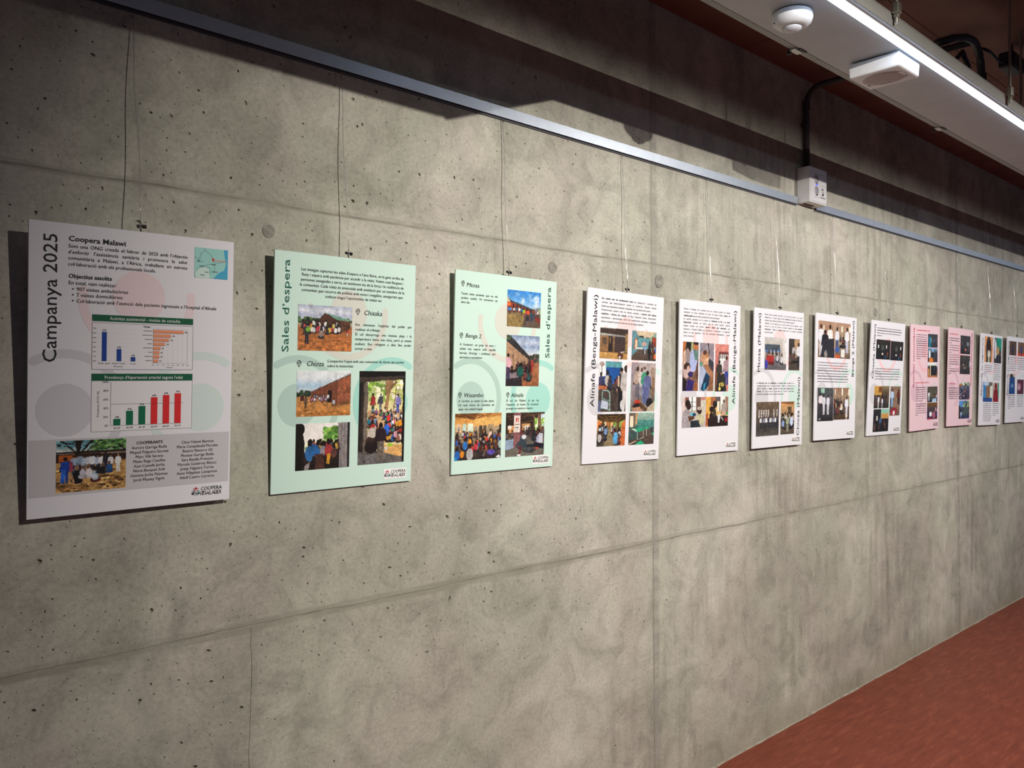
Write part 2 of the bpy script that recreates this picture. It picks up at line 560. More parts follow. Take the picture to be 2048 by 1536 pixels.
# ------------------------------------------------------------------ junction box with conduit
def junction_box():
    # body x 3.578..3.740, 64 mm deep
    g = empty('junction_box', (3.658, 0, CZ + 0.838))
    bm = bmesh.new()
    add_box(bm, -0.081, 0.081, -0.064, -0.0015, 0.0, 0.162, 0.003, 2)
    bmobj('box_body', bm, WHITE_PLASTIC, g)
    bm = bmesh.new()
    add_box(bm, -0.075, 0.075, -0.0665, -0.0635, 0.006, 0.156, 0.0015, 1)
    fc = bmobj('front_cover', bm, WHITE_PLASTIC, g)
    DISC = mat('grey_translucent_disc', '#9b97a0', 0.3)
    for z in (0.108, 0.057):
        d = lathe('round_button', [(0.0001, 0.004), (0.014, 0.0035), (0.0185, 0.001), (0.0195, -0.001)], DISC, g, 28)
        d.rotation_euler = (math.pi / 2, 0, 0)
        d.location = (-0.022, -0.0668, z)
        e = lathe('button_ring', [(0.0195, 0.0), (0.0205, 0.0022), (0.0225, 0.0022), (0.0235, 0.0)], WHITE_PLASTIC, d, 28)
    pm = box('dark_button_rim', -0.030, -0.014, -0.0690, -0.0665, 0.0865, 0.0895, BLACK, g)
    pm2 = box('dark_button_rim', -0.030, -0.014, -0.0690, -0.0665, 0.0345, 0.0385, BLACK, g)
    LEDB = mat('blue_indicator', '#4a53ff', 0.4, emit=1.6)
    box('indicator_light', -0.029, -0.015, -0.0690, -0.0665, 0.0795, 0.0860, LEDB, g, 0.001, 1)
    P = mat('print_grey', '#6f6a70', 0.6)
    for (x0, x1, z) in ((-0.043, -0.004, 0.134), (0.008, 0.060, 0.134), (0.012, 0.056, 0.083), (-0.043, -0.004, 0.026), (0.010, 0.056, 0.030)):
        box('printed_line', x0, x1, -0.06705, -0.0664, z, z + 0.0011, P, g)
    box('printed_line', 0.012, 0.060, -0.06705, -0.0664, 0.0290, 0.0322, mat('print_dark', '#4a464c', 0.6), g)
    # key-card pictogram
    box('card_slot_symbol', 0.024, 0.044, -0.06705, -0.0664, 0.064, 0.074, mat('print_mid', '#8b868d', 0.6), g)
    bm = bmesh.new()
    add_box(bm, 0.026, 0.046, -0.06705, -0.0664, 0.057, 0.059)
    add_box(bm, 0.043, 0.046, -0.06705, -0.0664, 0.046, 0.059)
    add_box(bm, 0.030, 0.043, -0.06705, -0.0664, 0.040, 0.050)
    bmobj('hand_symbol', bm, mat('print_black', '#1e1b20', 0.6), g)
    box('cable_slot', -0.058, 0.030, -0.030, -0.012, -0.0008, 0.0012, mat('brown_slot', '#4c2b22', 0.8), g)
    tag(g, 'white wall box with two round grey buttons and blue light', 'wall box')
junction_box()
def conduit():
    g = empty('wall_conduit', (3.640, -0.018, CZ + 1.0005))
    pts = [(0, 0, 0)]
    pts += [(0, 0, 0.30)]
    for i in range(1, 10):
        a = math.pi / 2 * i / 9
        pts.append((0, -0.075 * (1 - math.cos(a)), 0.30 + 0.075 * math.sin(a)))
    pts += [(0, -0.30, 0.375), (0, -0.72, 0.375)]
    tube('pipe', pts, 0.0135, DARKPIPE, g, 14)
    cyl('pipe_coupling', (0, 0, 0.275), (0, 0, 0.312), 0.0158, DARKPIPE, g)
    bm = bmesh.new()
    add_box(bm, -0.022, 0.022, -0.006, 0.0175, 0.196, 0.212, 0.002, 1)
    bmobj('saddle_clamp', bm, DARKPIPE, g)
    tag(g, 'dark grey conduit bending from the white wall box up under the ceiling', 'conduit')
conduit()

# ------------------------------------------------------------------ cable tray under the ceiling
TX0, TX1 = -1.2, 10.5
TZ = CZ + 1.0
def tray():
    g = empty('cable_tray', (0, 0, TZ))
    seams = [TX0, 0.0, 0.95, 1.85, 3.122, 3.686, 4.85, 6.1, 7.3, 8.5, TX1]
    for a, b in zip(seams[:-1], seams[1:]):
        box('cover_sheet', a + 0.0008, b - 0.0008, -0.9300, -0.6830, 0.0, 0.0015, TRAYM, g)
    LIP = mat('pale_tray_lip', '#94948f', 0.5, 0.1, noise=0.05, nscale=12)
    for a, b in ((TX0, 2.44), (2.442, 5.4), (5.402, TX1)):
        box('edge_lip', a, b, -0.6805, -0.6600, 0.0005, 0.003, LIP, g)
    box('inner_wall', TX0, TX1, -0.6620, -0.6600, 0.003, 0.088, TRAYM, g)
    for a, b in ((TX0, 0.25), (0.27, 3.325), (3.352, 6.4), (6.42, TX1)):
        box('outer_flange', a, b, -0.9320, -0.9300, 0.0, 0.034, LIP, g, 0.0006, 1)
        box('flange_bead', a, b, -0.9335, -0.9290, 0.0335, 0.0375, LIP, g, 0.0012, 1)
    for x in (2.331, 3.443, 4.60):
        # joint clip on the wall-side lip: dark hook, pale plate, screw
        box('joint_clip_plate', x - 0.026, x + 0.022, -0.676, -0.6555, -0.0030, 0.0003, STEEL, g, 0.0008, 1)
        box('joint_clip_hook', x - 0.012, x + 0.030, -0.6840, -0.6790, -0.0030, 0.0004, BLACK, g)
        bm = bmesh.new()
        add_cyl(bm, (x - 0.020, -0.653, -0.014), (x - 0.020, -0.653, 0.004), 0.0035, 8)
        add_cyl(bm, (x - 0.020, -0.653, -0.010), (x - 0.020, -0.653, -0.005), 0.0075, 6)
        bmobj('joint_screw', bm, mat('dark_screw', '#37332f', 0.5, 0.6), g)
    tag(g, 'long grey steel cable tray hung under the ceiling', 'cable tray')
tray()
def led():
    g = empty('led_strip_light', (0, -0.903, TZ))
    vs, fs = [], []
    n = 8
    for x in (TX0 + 0.02, TX1 - 0.02):
        for k in range(n + 1):
            a = math.pi * k / n
            vs.append((x, 0.0135 * math.cos(a), -0.0035 - 0.0058 * math.sin(a)))
    for k in range(n):
        fs.append((k, k + 1, n + 2 + k, n + 1 + k))
    d = mesh('diffuser', vs, fs, None, g, True)
    m = bpy.data.materials.new('led_diffuser_glow')
    m.use_nodes = True
    nt = m.node_tree
    nt.nodes.remove(nt.nodes['Principled BSDF'])
    e = nt.nodes.new('ShaderNodeEmission')
    e.inputs['Color'].default_value = (0.62, 0.79, 1.0, 1)
    e.inputs['Strength'].default_value = 15.0
    nt.links.new(e.outputs[0], nt.nodes['Material Output'].inputs['Surface'])
    d.data.materials.append(m)
    box('profile', TX0 + 0.02, TX1 - 0.02, -0.0145, 0.0145, -0.0036, -0.0002, WHITE_PLASTIC, g)
    tag(g, 'bright cool white light strip along the edge of the cable tray', 'light strip')
led()
def hanger(x, y, top, label, style):
    g = empty('hanger_rod', (x, y, TZ))
    cyl('rod', (0, 0, 0.006), (0, 0, top - TZ), 0.0048, STEEL, g, 10)
    if style:
        bm = bmesh.new()
        add_box(bm, -0.012, 0.012, -0.010, 0.008, 0.030, 0.062, 0.003, 2)
        bmobj('coupling', bm, STEEL, g)
        cyl('nut', (0, 0, 0.020), (0, 0, 0.029), 0.0085, STEEL, g, 6)
        cyl('rod_tip', (0, 0, 0.004), (0, 0, 0.0195), 0.0042, mat('bright_zinc', '#d5dadb', 0.25, 0.9), g, 10)
    tag(g, label, 'hanger rod')
hanger(2.368, -0.944, ZT, 'shiny hanger rod and coupling beside the ceiling speaker', True)
hanger(3.338, -0.944, ZT, 'hanger rod with coupling at the open end of the tray flange', True)
hanger(3.800, -0.850, ZT, 'thin plain rod hanging beside the black box above the tray', False)
# unseen duct added left of the view to cast the shade beneath the rail
def duct():
    g = empty('added_shade_duct', (0.2, -0.83, TZ - 0.108))
    box('shade_duct_body', -1.30, 1.27, -0.055, 0.060, 0.0, 0.1075, TRAYM, g, 0.003, 1)
    box('shade_duct_end_cap', 1.2705, 1.285, -0.057, 0.062, -0.002, 0.1075, TRAYM, g, 0.003, 1)
    mesh('shade_duct_taper', [(1.2855, y, z) for y in (-0.055, 0.060) for z in (0.0, 0.1070)] + [(1.56, y, z) for y in (-0.055, 0.060) for z in (0.098, 0.1070)], [(0, 1, 3, 2), (4, 6, 7, 5), (0, 4, 5, 1), (2, 3, 7, 6), (0, 2, 6, 4), (1, 5, 7, 3)], TRAYM, g)  # end sloped so the cast shadow fades out gradually
    tag(g, 'grey metal cable duct added under the cable tray to shade the wall', 'duct')
duct()

# ------------------------------------------------------------------ things on the tray
def sensor():
    g = empty('motion_sensor', (2.085, -0.785, TZ - 0.0006))
    lathe('housing', [(0.050, -0.0005), (0.0525, -0.006), (0.0535, -0.016), (0.0500, -0.027), (0.0400, -0.036), (0.0290, -0.0395), (0.0255, -0.0385)], WHITE_PLASTIC, g, 48)
    lathe('lens', [(0.0260, -0.0370), (0.0240, -0.0430), (0.0180, -0.0480), (0.0090, -0.0505), (0.0010, -0.0510)], mat('milky_lens', '#c9c8cf', 0.3), g, 36)
    lathe('base_ring', [(0.0480, 0.0), (0.0480, -0.0035), (0.0505, -0.0035), (0.0505, 0.0)], BLACK, g, 40)
    cyl('screw_hole', (-0.036, 0.030, -0.0268), (-0.038, 0.032, -0.0290), 0.0022, BLACK, g, 10)
    tag(g, 'round white motion sensor with domed lens under the cable tray', 'sensor')
sensor()
def speaker():
    g = empty('ceiling_speaker', (2.617, -0.803, TZ - 0.0478))
    bm = bmesh.new()
    # tapered rounded cabinet
    add_box(bm, -0.0775, 0.0775, -0.0785, 0.0785, 0.0, 0.0440)
    for v in bm.verts:
        if v.co.z < 0.01:
            v.co.x *= 0.965
            v.co.y *= 0.975
    bmesh.ops.bevel(bm, geom=list(bm.edges), offset=0.0065, segments=4, affect='EDGES', profile=0.5)
    bmobj('cabinet', bm, WHITE_PLASTIC, g, True)
    bm = bmesh.new()
    add_box(bm, -0.060, 0.060, -0.062, 0.062, 0.0440, 0.0476)
    bmobj('mounting_plate', bm, BLACK, g)
    GR = mat('speaker_grille', '#b9aeb0', 0.7, noise=0.25, nscale=900)
    gr = lathe('grille', [(0.0005, -0.0016), (0.045, -0.0014), (0.054, -0.0006), (0.055, 0.001)], GR, g, 40)
    gr.scale = (1.0, 1.16, 1.0)
    for s in (-1, 1):
        cyl('cover_screw', (0.028, s * 0.058, 0.001), (0.028, s * 0.058, -0.0016), 0.004, mat('grey_screw', '#8d8284', 0.5, 0.4), g, 12)
    tag(g, 'white box speaker with oval grille under the cable tray', 'speaker')
speaker()
def track_spot(x, label):
    # ceiling-stem lamp; hood and visor added to keep light off the upper wall
    g = empty('track_spotlight', (x, -2.42, CZ + 1.08))
    lathe('lamp_head', [(0.034, -0.09), (0.036, -0.02), (0.036, 0.0), (0.033, 0.0), (0.033, -0.085)], BLACK, g, 28).rotation_euler = (math.radians(-112), 0, 0)
    g.children[0].location = (0, -0.020, 0.008)
    box('added_visor', -0.30, 0.30, 0.110, 0.112, -0.0055, 0.12, BLACK, g)
    box('added_hood_top', -0.30, 0.30, -0.02, 0.110, 0.118, 0.12, BLACK, g)
    for sx in (-1, 1):
        box('added_hood_arm', sx * 0.042 - 0.003, sx * 0.042 + 0.003, -0.075, -0.018, 0.112, 0.1185, BLACK, g)
    cyl('stem', (0, -0.07, 0.03), (0, -0.07, ZT - CZ - 1.08), 0.007, BLACK, g, 10)
    tag(g, label, 'spotlight')
for lx, lb in zip((1.38, 4.40, 7.40), ('black hooded ceiling spotlight facing the gap between the mint posters', 'black hooded ceiling spotlight facing the white poster with night photos', 'black hooded ceiling spotlight beyond the last poster')):
    track_spot(lx, lb)
def above_tray():
    g = empty('ceiling_conduit', (3.30, -0.78, CZ + 1.26))
    pts = [(-0.10, 0.03, -0.02), (0.0, 0.01, 0.02), (0.10, 0.0, 0.048), (0.17, 0.0, 0.056)]
    for i in range(1, 9):
        a = math.pi / 2 * i / 8
        pts.append((0.17 + 0.09 * math.sin(a), 0, 0.056 - 0.09 * (1 - math.cos(a))))
    pts += [(0.265, 0, -0.06), (0.268, 0.0, -0.256)]
    tube('pipe', pts, 0.0145, DARKPIPE, g, 12)
    cyl('pipe_coupling', (0.2655, 0, -0.085), (0.2665, 0, -0.050), 0.0175, DARKPIPE, g)
    tag(g, 'dark conduit curving over and down behind the tray flange', 'conduit')
    g = empty('ceiling_conduit', (3.20, -0.80, TZ + 0.004))
    pts = [(0, 0, 0), (0.02, 0, 0.16), (0.10, 0.0, 0.215), (0.155, 0, 0.18), (0.165, 0, 0.0)]
    tube('pipe', pts, 0.010, DARKPIPE, g, 10)
    tag(g, 'short looped conduit half hidden behind the tray flange', 'conduit')
    g = empty('splice_box', (3.93, -0.78, CZ + 1.345))
    bm = bmesh.new()
    add_box(bm, -0.075, 0.075, -0.03, 0.03, -0.03, 0.035, 0.010, 3)
    bmobj('box_body', bm, BLACK, g)
    tube('cable', [(-0.07, 0, -0.01), (-0.16, 0, -0.03), (-0.27, 0, -0.02), (-0.36, -0.005, -0.035)], 0.006, BLACK, g, 8)
    cyl('ceiling_stem', (0, 0, 0.034), (0, 0, ZT - CZ - 1.345), 0.006, BLACK, g, 8)
    tag(g, 'black rounded splice box hanging under the ceiling', 'splice box')
above_tray()

# ------------------------------------------------------------------ printed photographs: a small painter, colours go to the print's own vertices
class Cv:
    def __init__(s, w, h, bg='#888888'):
        s.w, s.h = max(8, int(w)) * 2, max(8, int(h)) * 2
        s.a = np.zeros((s.h, s.w, 3))
        s.a[:] = hx(bg)
        s.asp = s.h / s.w
        s.yy, s.xx = np.mgrid[0:s.h, 0:s.w]
        s.xx = (s.xx + 0.5) / s.w
        s.yy = (s.yy + 0.5) / s.h
    def _win(s, x0, y0, x1, y1):
        i0, i1 = max(0, int(y0 * s.h) - 1), min(s.h, int(y1 * s.h) + 2)
        j0, j1 = max(0, int(x0 * s.w) - 1), min(s.w, int(x1 * s.w) + 2)
        return slice(i0, max(i0, i1)), slice(j0, max(j0, j1))
    def gr(s, *st):
        ys = [p for p, _ in st]
        cs = np.array([hx(c) for _, c in st])
        for k in range(3):
            s.a[:, :, k] = np.interp(s.yy, ys, cs[:, k])
        return s
    def rc(s, x0, y0, x1, y1, c):
        w = s._win(x0, y0, x1, y1)
        X, Y = s.xx[w], s.yy[w]
        s.a[w][(X >= x0) & (X < x1) & (Y >= y0) & (Y < y1)] = hx(c)
        return s
    def el(s, cx, cy, rx, ry, c):
        w = s._win(cx - rx, cy - ry, cx + rx, cy + ry)
        X, Y = s.xx[w], s.yy[w]
        s.a[w][((X - cx) / rx) ** 2 + ((Y - cy) / ry) ** 2 < 1] = hx(c) if isinstance(c, str) else c
        return s
    def pl(s, pts, c):
        xs, ys = [p[0] for p in pts], [p[1] for p in pts]
        w = s._win(min(xs), min(ys), max(xs), max(ys))
        X, Y = s.xx[w], s.yy[w]
        ins = np.zeros(X.shape, bool)
        n = len(pts)
        for i in range(n):
            (xa, ya), (xb, yb) = pts[i], pts[(i + 1) % n]
            if ya == yb:
                continue
            ins ^= ((ya > Y) != (yb > Y)) & (X < (xb - xa) * (Y - ya) / (yb - ya) + xa)
        s.a[w][ins] = hx(c)
        return s
    def ln(s, x0, y0, x1, y1, t, c):
        dx, dy = (x1 - x0) / s.asp, (y1 - y0)
        l = math.hypot(dx, dy) or 1
        nx, ny = -dy / l * t / 2 * s.asp, dx / l * t / 2
        return s.pl([(x0 + nx, y0 + ny), (x1 + nx, y1 + ny), (x1 - nx, y1 - ny), (x0 - nx, y0 - ny)], c)
    def fo(s, x0, y0, x1, y1, n, sz, cols, seed=1, flat=1.0):
        r = random.Random(seed)
        for _ in range(n):
            c = np.array(hx(r.choice(cols))) * r.uniform(0.8, 1.2)
            q = sz * r.uniform(0.5, 1.3)
            s.el(r.uniform(x0, x1), r.uniform(y0, y1), q * s.asp, q * flat, tuple(np.clip(c, 0, 1)))
        return s
    def mn(s, x, y, h, sh, pt='#2a2730', sk='#2e1c14', ha=None, wd=1.0):
        a = s.asp * wd
        s.pl([(x - .085 * h * a, y - .50 * h), (x + .085 * h * a, y - .50 * h), (x + .08 * h * a, y), (x + .015 * h * a, y), (x, y - .35 * h), (x - .015 * h * a, y), (x - .08 * h * a, y)], pt)
        s.pl([(x - .13 * h * a, y - .80 * h), (x - .05 * h * a, y - .84 * h), (x + .05 * h * a, y - .84 * h), (x + .13 * h * a, y - .80 * h), (x + .16 * h * a, y - .52 * h), (x + .10 * h * a, y - .46 * h), (x - .10 * h * a, y - .46 * h), (x - .16 * h * a, y - .52 * h)], sh)
        s.el(x - .145 * h * a, y - .47 * h, .025 * h * a, .05 * h, sk)
        s.el(x + .145 * h * a, y - .47 * h, .025 * h * a, .05 * h, sk)
        s.el(x, y - .92 * h, .055 * h * a, .075 * h, sk)
        if ha:
            s.el(x, y - .955 * h, .06 * h * a, .05 * h, ha)
        return s
    def st(s, x, y, h, sh, sk='#2e1c14', lg='#2a2730'):
        a = s.asp
        s.el(x, y - .10 * h, .30 * h * a, .16 * h, lg)
        s.el(x, y - .38 * h, .21 * h * a, .30 * h, sh)
        s.el(x, y - .80 * h, .105 * h * a, .14 * h, sk)
        return s
    def cr(s, x0, y0, x1, y1, n, s0, s1, cols, seed=1, sk='#2a1a14', top=None):
        r = random.Random(seed)
        P = []
        for i in range(n):
            v = r.random()
            y = y0 + (y1 - y0) * v
            xl = x0 if top is None else x0 + (top[0] - x0) * (1 - v)
            xr = x1 if top is None else x1 + (top[1] - x1) * (1 - v)
            P.append((y, r.uniform(xl, xr), s0 + (s1 - s0) * v, r.choice(cols), r.choice(['#2a2024', '#3a2a26', '#1c1a22', '#4a3630'])))
        for y, x, q, c, g in sorted(P):
            s.st(x, y, q, c, sk, g)
        return s
    def nz(s, amt, sc, seed=1, y0=0, y1=1, x0=0, x1=1, sx=1.0):
        r = np.random.default_rng(seed)
        gh, gw = int(sc) + 3, int(sc * sx / s.asp) + 3
        g = r.random((gh, gw))
        fy, fx = s.yy * (gh - 2), s.xx * (gw - 2)
        iy, ix = fy.astype(int), fx.astype(int)
        ty, tx = fy - iy, fx - ix
        ty, tx = ty * ty * (3 - 2 * ty), tx * tx * (3 - 2 * tx)
        v = (g[iy, ix] * (1 - tx) + g[iy, ix + 1] * tx) * (1 - ty) + (g[iy + 1, ix] * (1 - tx) + g[iy + 1, ix + 1] * tx) * ty
        msk = (s.yy >= y0) & (s.yy <= y1) & (s.xx >= x0) & (s.xx <= x1)
        k = 1 + (v - 0.5) * 2 * amt
        s.a = np.where(msk[:, :, None], s.a * k[:, :, None], s.a)
        return s
    def vn(s, sc, seed):
        r = np.random.default_rng(seed)
        gh, gw = int(sc) + 3, int(sc / s.asp) + 3
        g = r.random((gh, gw)) - 0.5
        fy, fx = s.yy * (gh - 2), s.xx * (gw - 2)
        iy, ix = fy.astype(int), fx.astype(int)
        ty, tx = fy - iy, fx - ix
        return (g[iy, ix] * (1 - tx) + g[iy, ix + 1] * tx) * (1 - ty) + (g[iy + 1, ix] * (1 - tx) + g[iy + 1, ix + 1] * tx) * ty
    def ms(s, col, y0, y1, sc, thr, seed, k=1.0):
        # soft clouds
        v = s.vn(sc, seed) + 0.5 * s.vn(sc * 2.3, seed + 1) + 0.25 * s.vn(sc * 5, seed + 2)
        f = np.clip((v - thr) * 3.2, 0, 1) * k
        f *= np.clip((s.yy - y0) * 14, 0, 1) * np.clip((y1 - s.yy) * 14, 0, 1)
        s.a = s.a * (1 - f[:, :, None]) + np.array(hx(col)) * f[:, :, None]
        return s
    def out(s, seed=5):
        # ragged outlines and the busy texture of a small printed snapshot
        q = 0.011
        dy = s.vn(26, seed + 11) * q + s.vn(60, seed + 12) * q * 0.8
        dx = (s.vn(26, seed + 13) * q + s.vn(60, seed + 14) * q * 0.8) * s.asp
        iy = np.clip(((s.yy + dy) * s.h).astype(int), 0, s.h - 1)
        ix = np.clip(((s.xx + dx) * s.w).astype(int), 0, s.w - 1)
        s.a = s.a[iy, ix]
        lum = s.a.mean(axis=2)
        amp = np.clip(1.15 - lum, 0.12, 1.0)
        k = 1 + amp * (0.30 * s.vn(12, seed) + 0.40 * s.vn(34, seed + 1) + 0.50 * s.vn(min(90, s.h / 3), seed + 2))
        s.a = s.a * k[:, :, None]
        t = s.vn(18, seed + 3) * 0.10 * amp
        s.a = s.a + np.stack([t, np.zeros_like(t), -t], 2) * s.a
        b = s.a.reshape(s.h // 2, 2, s.w // 2, 2, 3).mean(axis=(1, 3))
        b = np.clip(b, 0.004, 1)
        return np.where(b <= 0.04045, b / 12.92, ((b + 0.055) / 1.055) ** 2.4)

CLOTH = ['#b83a34', '#d8c9c2', '#3c63b0', '#d79a3a', '#3f8a62', '#7a4a86', '#e6e2de', '#2b3760', '#c45a78', '#6a8fb5', '#8a5a3a']
DARKC = ['#3a3440', '#4c3a3a', '#2c3850', '#5a4a44', '#6a5a5a', '#2a2a30', '#7a3a3a']
WH = ['#e4e4ea', '#cfd3dc', '#b9c2d2', '#f0eef0']

def ph_team(w, h):
    c = Cv(w, h, '#c1955a')
    c.gr((0, '#5f93a4'), (.17, '#a8c0bd'), (.23, '#c8cac6'), (.24, '#c49a5f'), (1, '#c99a5c'))
    c.fo(0, 0, .45, .16, 60, .035, ['#7fb2bf', '#27483f', '#5c93a6', '#1e352c'], 3, .5)
    c.fo(.5, 0, 1, .2, 190, .035, ['#2c5a28', '#47763a', '#1e3f20', '#648d4a', '#86a96a'], 4, .6)
    c.pl([(0, .17), (.16, .2), (.17, .22), (0, .22)], '#d6d8de').pl([(.5, .235), (1, .215), (1, .25), (.5, .26)], '#d9dade')
    c.rc(0, .215, 1, .255, '#1d1512').rc(0, .25, .25, .265, '#9a8d80')
    c.rc(0, .262, 1, .50, '#2e1a15').rc(.04, .28, .30, .40, '#a5521f').rc(0, .27, .04, .42, '#201412').rc(.62, .272, 1, .29, '#8d8379')
    for p in ([(.26, 0), (.36, 0), (.33, .27), (.38, .34), (.24, .34), (.28, .2)],): c.pl(p, '#1d1511')
    for q in ((.08, .0, .26, .22, .03), (.36, .22, .52, .0, .03), (.43, .22, .64, .0, .022), (.50, .0, .40, .14, .02), (.88, .1, .99, .24, .03), (.30, .1, .05, .02, .02)): c.ln(*q, '#1d1814')
    c.rc(0, .42, 1, 1, '#bd9158')
    c.fo(0, .42, 1, .62, 40, .05, ['#7a5530', '#d8b274', '#5a3c22', '#e5c68b'], 9, .35)
    c.fo(0, .80, .42, 1.0, 45, .06, ['#6b4a2c', '#8a6238', '#caa067'], 10, .35)
    c.fo(.62, .72, 1, .95, 40, .06, ['#5f4126', '#8a6238', '#e0b878', '#3d2a1c'], 11, .35)
    for i, x in enumerate((.24, .29, .34, .39, .45, .51, .58, .64, .70, .77)): c.mn(x, .66 + .01 * (i % 2), .37 + .02 * (i % 3), ['#8fa3c2', '#9db0cb', '#8c9fb2', '#aebdd6', '#c4c9d6', '#dfe2ea', '#b6c2dc', '#e8e8ec', '#24202a', '#d9d9de'][i], ['#3b4560', '#6a5a54', '#2d2a3a'][i % 3], ['#8d6a55', '#5a3a2c', '#2e1d16'][i % 3], '#2a1d18')
    c.mn(.88, .66, .36, '#e3e2e2', '#dcdad8', '#9a7258', wd=1.1)
    c.mn(.13, .82, .50, '#1d3f9a', '#1a3a8e', '#241611', '#130d0b', 1.25).pl([(.08, .55), (.14, .55), (.12, .80), (.06, .80)], '#2a63c8')
    c.rc(.19, .42, .235, .6, '#a8405a')
    c.st(.29, .82, .36, '#17161a', '#a67c62', '#141318').ln(.22, .68, .25, .84, .035, '#b98c70')
    for x, y, q, sh, sk, lg in ((.37, .74, .26, '#c9c3d2', '#8d6a58', '#c7c0cc'), (.46, .74, .28, '#d9d4dc', '#7e5844', '#b9b0b6'), (.55, .82, .32, '#a9b6c2', '#2a1b15', '#4a1f1c'), (.66, .68, .22, '#1a181d', '#6a4a3a', '#1a1a1e'), (.60, .66, .20, '#1b1b22', '#1c1412', '#222025'), (.75, .66, .24, '#22508e', '#4a2e22', '#1c3c66')): c.st(x, y, q, sh, sk, lg)
    c.nz(.18, 22, 3, .66, 1)
    return c.out()
def ph_church(w, h):
    c = Cv(w, h)
    c.gr((0, '#aeb6cc'), (.12, '#d4d7e2'), (.22, '#a7aec4'), (.32, '#cfd2dc'), (.42, '#b9a088'), (.5, '#a9663a'), (1, '#b8703c'))
    c.nz(.14, 9, 2, 0, .34)
    c.fo(0, .30, .42, .38, 60, .035, ['#2f4a2c', '#4a6436', '#1f3421'], 3).fo(.9, .28, 1, .36, 14, .03, ['#3f5a34', '#5d7445'], 5)
    c.pl([(.33, .38), (.49, .165), (.74, .29), (.74, .62), (.36, .46)], '#4d3026').pl([(.74, .29), (.96, .31), (.96, .48), (.74, .62)], '#5e3c2a')
    c.pl([(.49, .16), (.97, .285), (.95, .325), (.72, .305)], '#6f9a84').ln(.33, .39, .49, .16, .016, '#35231d')
    for x in (.79, .84, .89, .93): c.ln(x, .32, x, .55, .008, '#3b261d')
    c.cr(.06, .45, .78, .64, 46, .16, .2, ['#d9d4d0', '#b8404a', '#cbb34a', '#2a2a34', '#7a8fb0', '#e8e5e2', '#34302e'], 4)
    c.mn(.16, .86, .46, '#30352e', '#2b2733', '#191210', '#151010', 1.2).el(.18, .54, .04, .05, '#7fae3e')
    c.mn(.91, .66, .17, '#b5343c', '#c8b8b0')
    c.st(.42, .72, .26, '#8f7a72', '#20140f')
    c.nz(.22, 24, 6, .68, 1, 0, 1, .5)
    return c.out()
def ph_barn(w, h):
    c = Cv(w, h)
    c.gr((0, '#e9ebee'), (.18, '#dfe6ec'), (.34, '#a9c6dc'), (.5, '#d5dce0'), (.55, '#c08a52'), (1, '#b8763c'))
    c.nz(.05, 7, 2, 0, .45)
    c.fo(0, .46, .3, .54, 40, .035, ['#2c3d2e', '#3e5138', '#22322a'], 3)
    c.pl([(.26, .45), (.74, .22), (.74, .74), (.26, .60)], '#7a4632').pl([(.74, .22), (1, .06), (1, .66), (.74, .74)], '#96563c')
    c.pl([(.24, .455), (1, .03), (1, .075), (.26, .475)], '#c3c6ca').ln(.26, .465, 1, .075, .012, '#3a2a28')
    for x in (.34, .42, .51, .62, .74): c.ln(x, .47 - .45 * (x - .26), x, .60 + .26 * (x - .26), .014, '#5a3226')
    c.nz(.16, 34, 4, .1, .72, .74, 1)
    c.rc(.57, .43, .64, .70, '#241615')
    c.cr(.26, .59, .56, .70, 26, .08, .12, ['#d6d0cf', '#8a8fa8', '#4a3a40', '#b06a72'], 5, top=(.24, .5))
    c.mn(.57, .70, .2, '#d5d1d6', '#3a2a34').st(.68, .75, .15, '#b6c0d2')
    c.rc(.07, .54, .14, .66, '#4a2420').mn(.165, .82, .26, '#6a4a3c', '#3a3428', wd=1.2)
    c.pl([(.62, .76), (1, .66), (1, .74), (.66, .80)], '#8a5a34')
    c.nz(.16, 20, 6, .7, 1, 0, 1, .6).fo(.1, .86, .4, 1, 20, .04, ['#8a5428', '#d39a5c'], 7, .4)
    return c.out()
def ph_queue(w, h):
    c = Cv(w, h, '#f3ece8')
    c.fo(.52, .12, .82, .36, 150, .045, ['#7fae4a', '#5c8f36', '#a8cc78', '#4a7a30'], 3).fo(.15, .38, .8, .55, 50, .05, ['#a8c47a', '#6a9048', '#dfe2c8'], 4)
    c.rc(.77, 0, .97, 1, '#8a8282')
    for i in range(9): c.ln(.785 + .021 * i, 0, .79 + .02 * i, 1, .006, ['#6a6062', '#a09896', '#575052'][i % 3])
    c.rc(.955, 0, 1, 1, '#2a2327')
    c.pl([(0, 0), (.11, 0), (.15, .10), (.13, .22), (.16, .40), (.17, 1), (0, 1)], '#15100f').el(.09, .12, .07, .12, '#120d0c')
    c.rc(.12, .62, .80, 1, '#1f1716')
    c.cr(.2, .56, .78, .72, 26, .24, .3, DARKC + ['#c9a23e', '#b5443e'], 7, '#1c120e')
    for x, y, q, s_ in ((.26, .86, .56, '#2f66a0'), (.40, .80, .44, '#4a3c48'), (.50, .78, .42, '#8a8690'), (.60, .78, .46, '#a83a3c'), (.70, .80, .36, '#5a3a34')): c.st(x, y, q, s_, '#1b110d', '#2a1d1a')
    c.pl([(.28, .42), (.40, .48), (.46, .66), (.32, .68)], '#2c63a2').pl([(.36, .68), (.50, .66), (.54, 1), (.36, 1)], '#4a2f28').pl([(.58, .66), (.64, .68), (.62, .9), (.56, .88)], '#c98f2e')
    c.pl([(.17, .9), (.26, .82), (.24, 1), (.16, 1)], '#8f8684')
    return c.out()
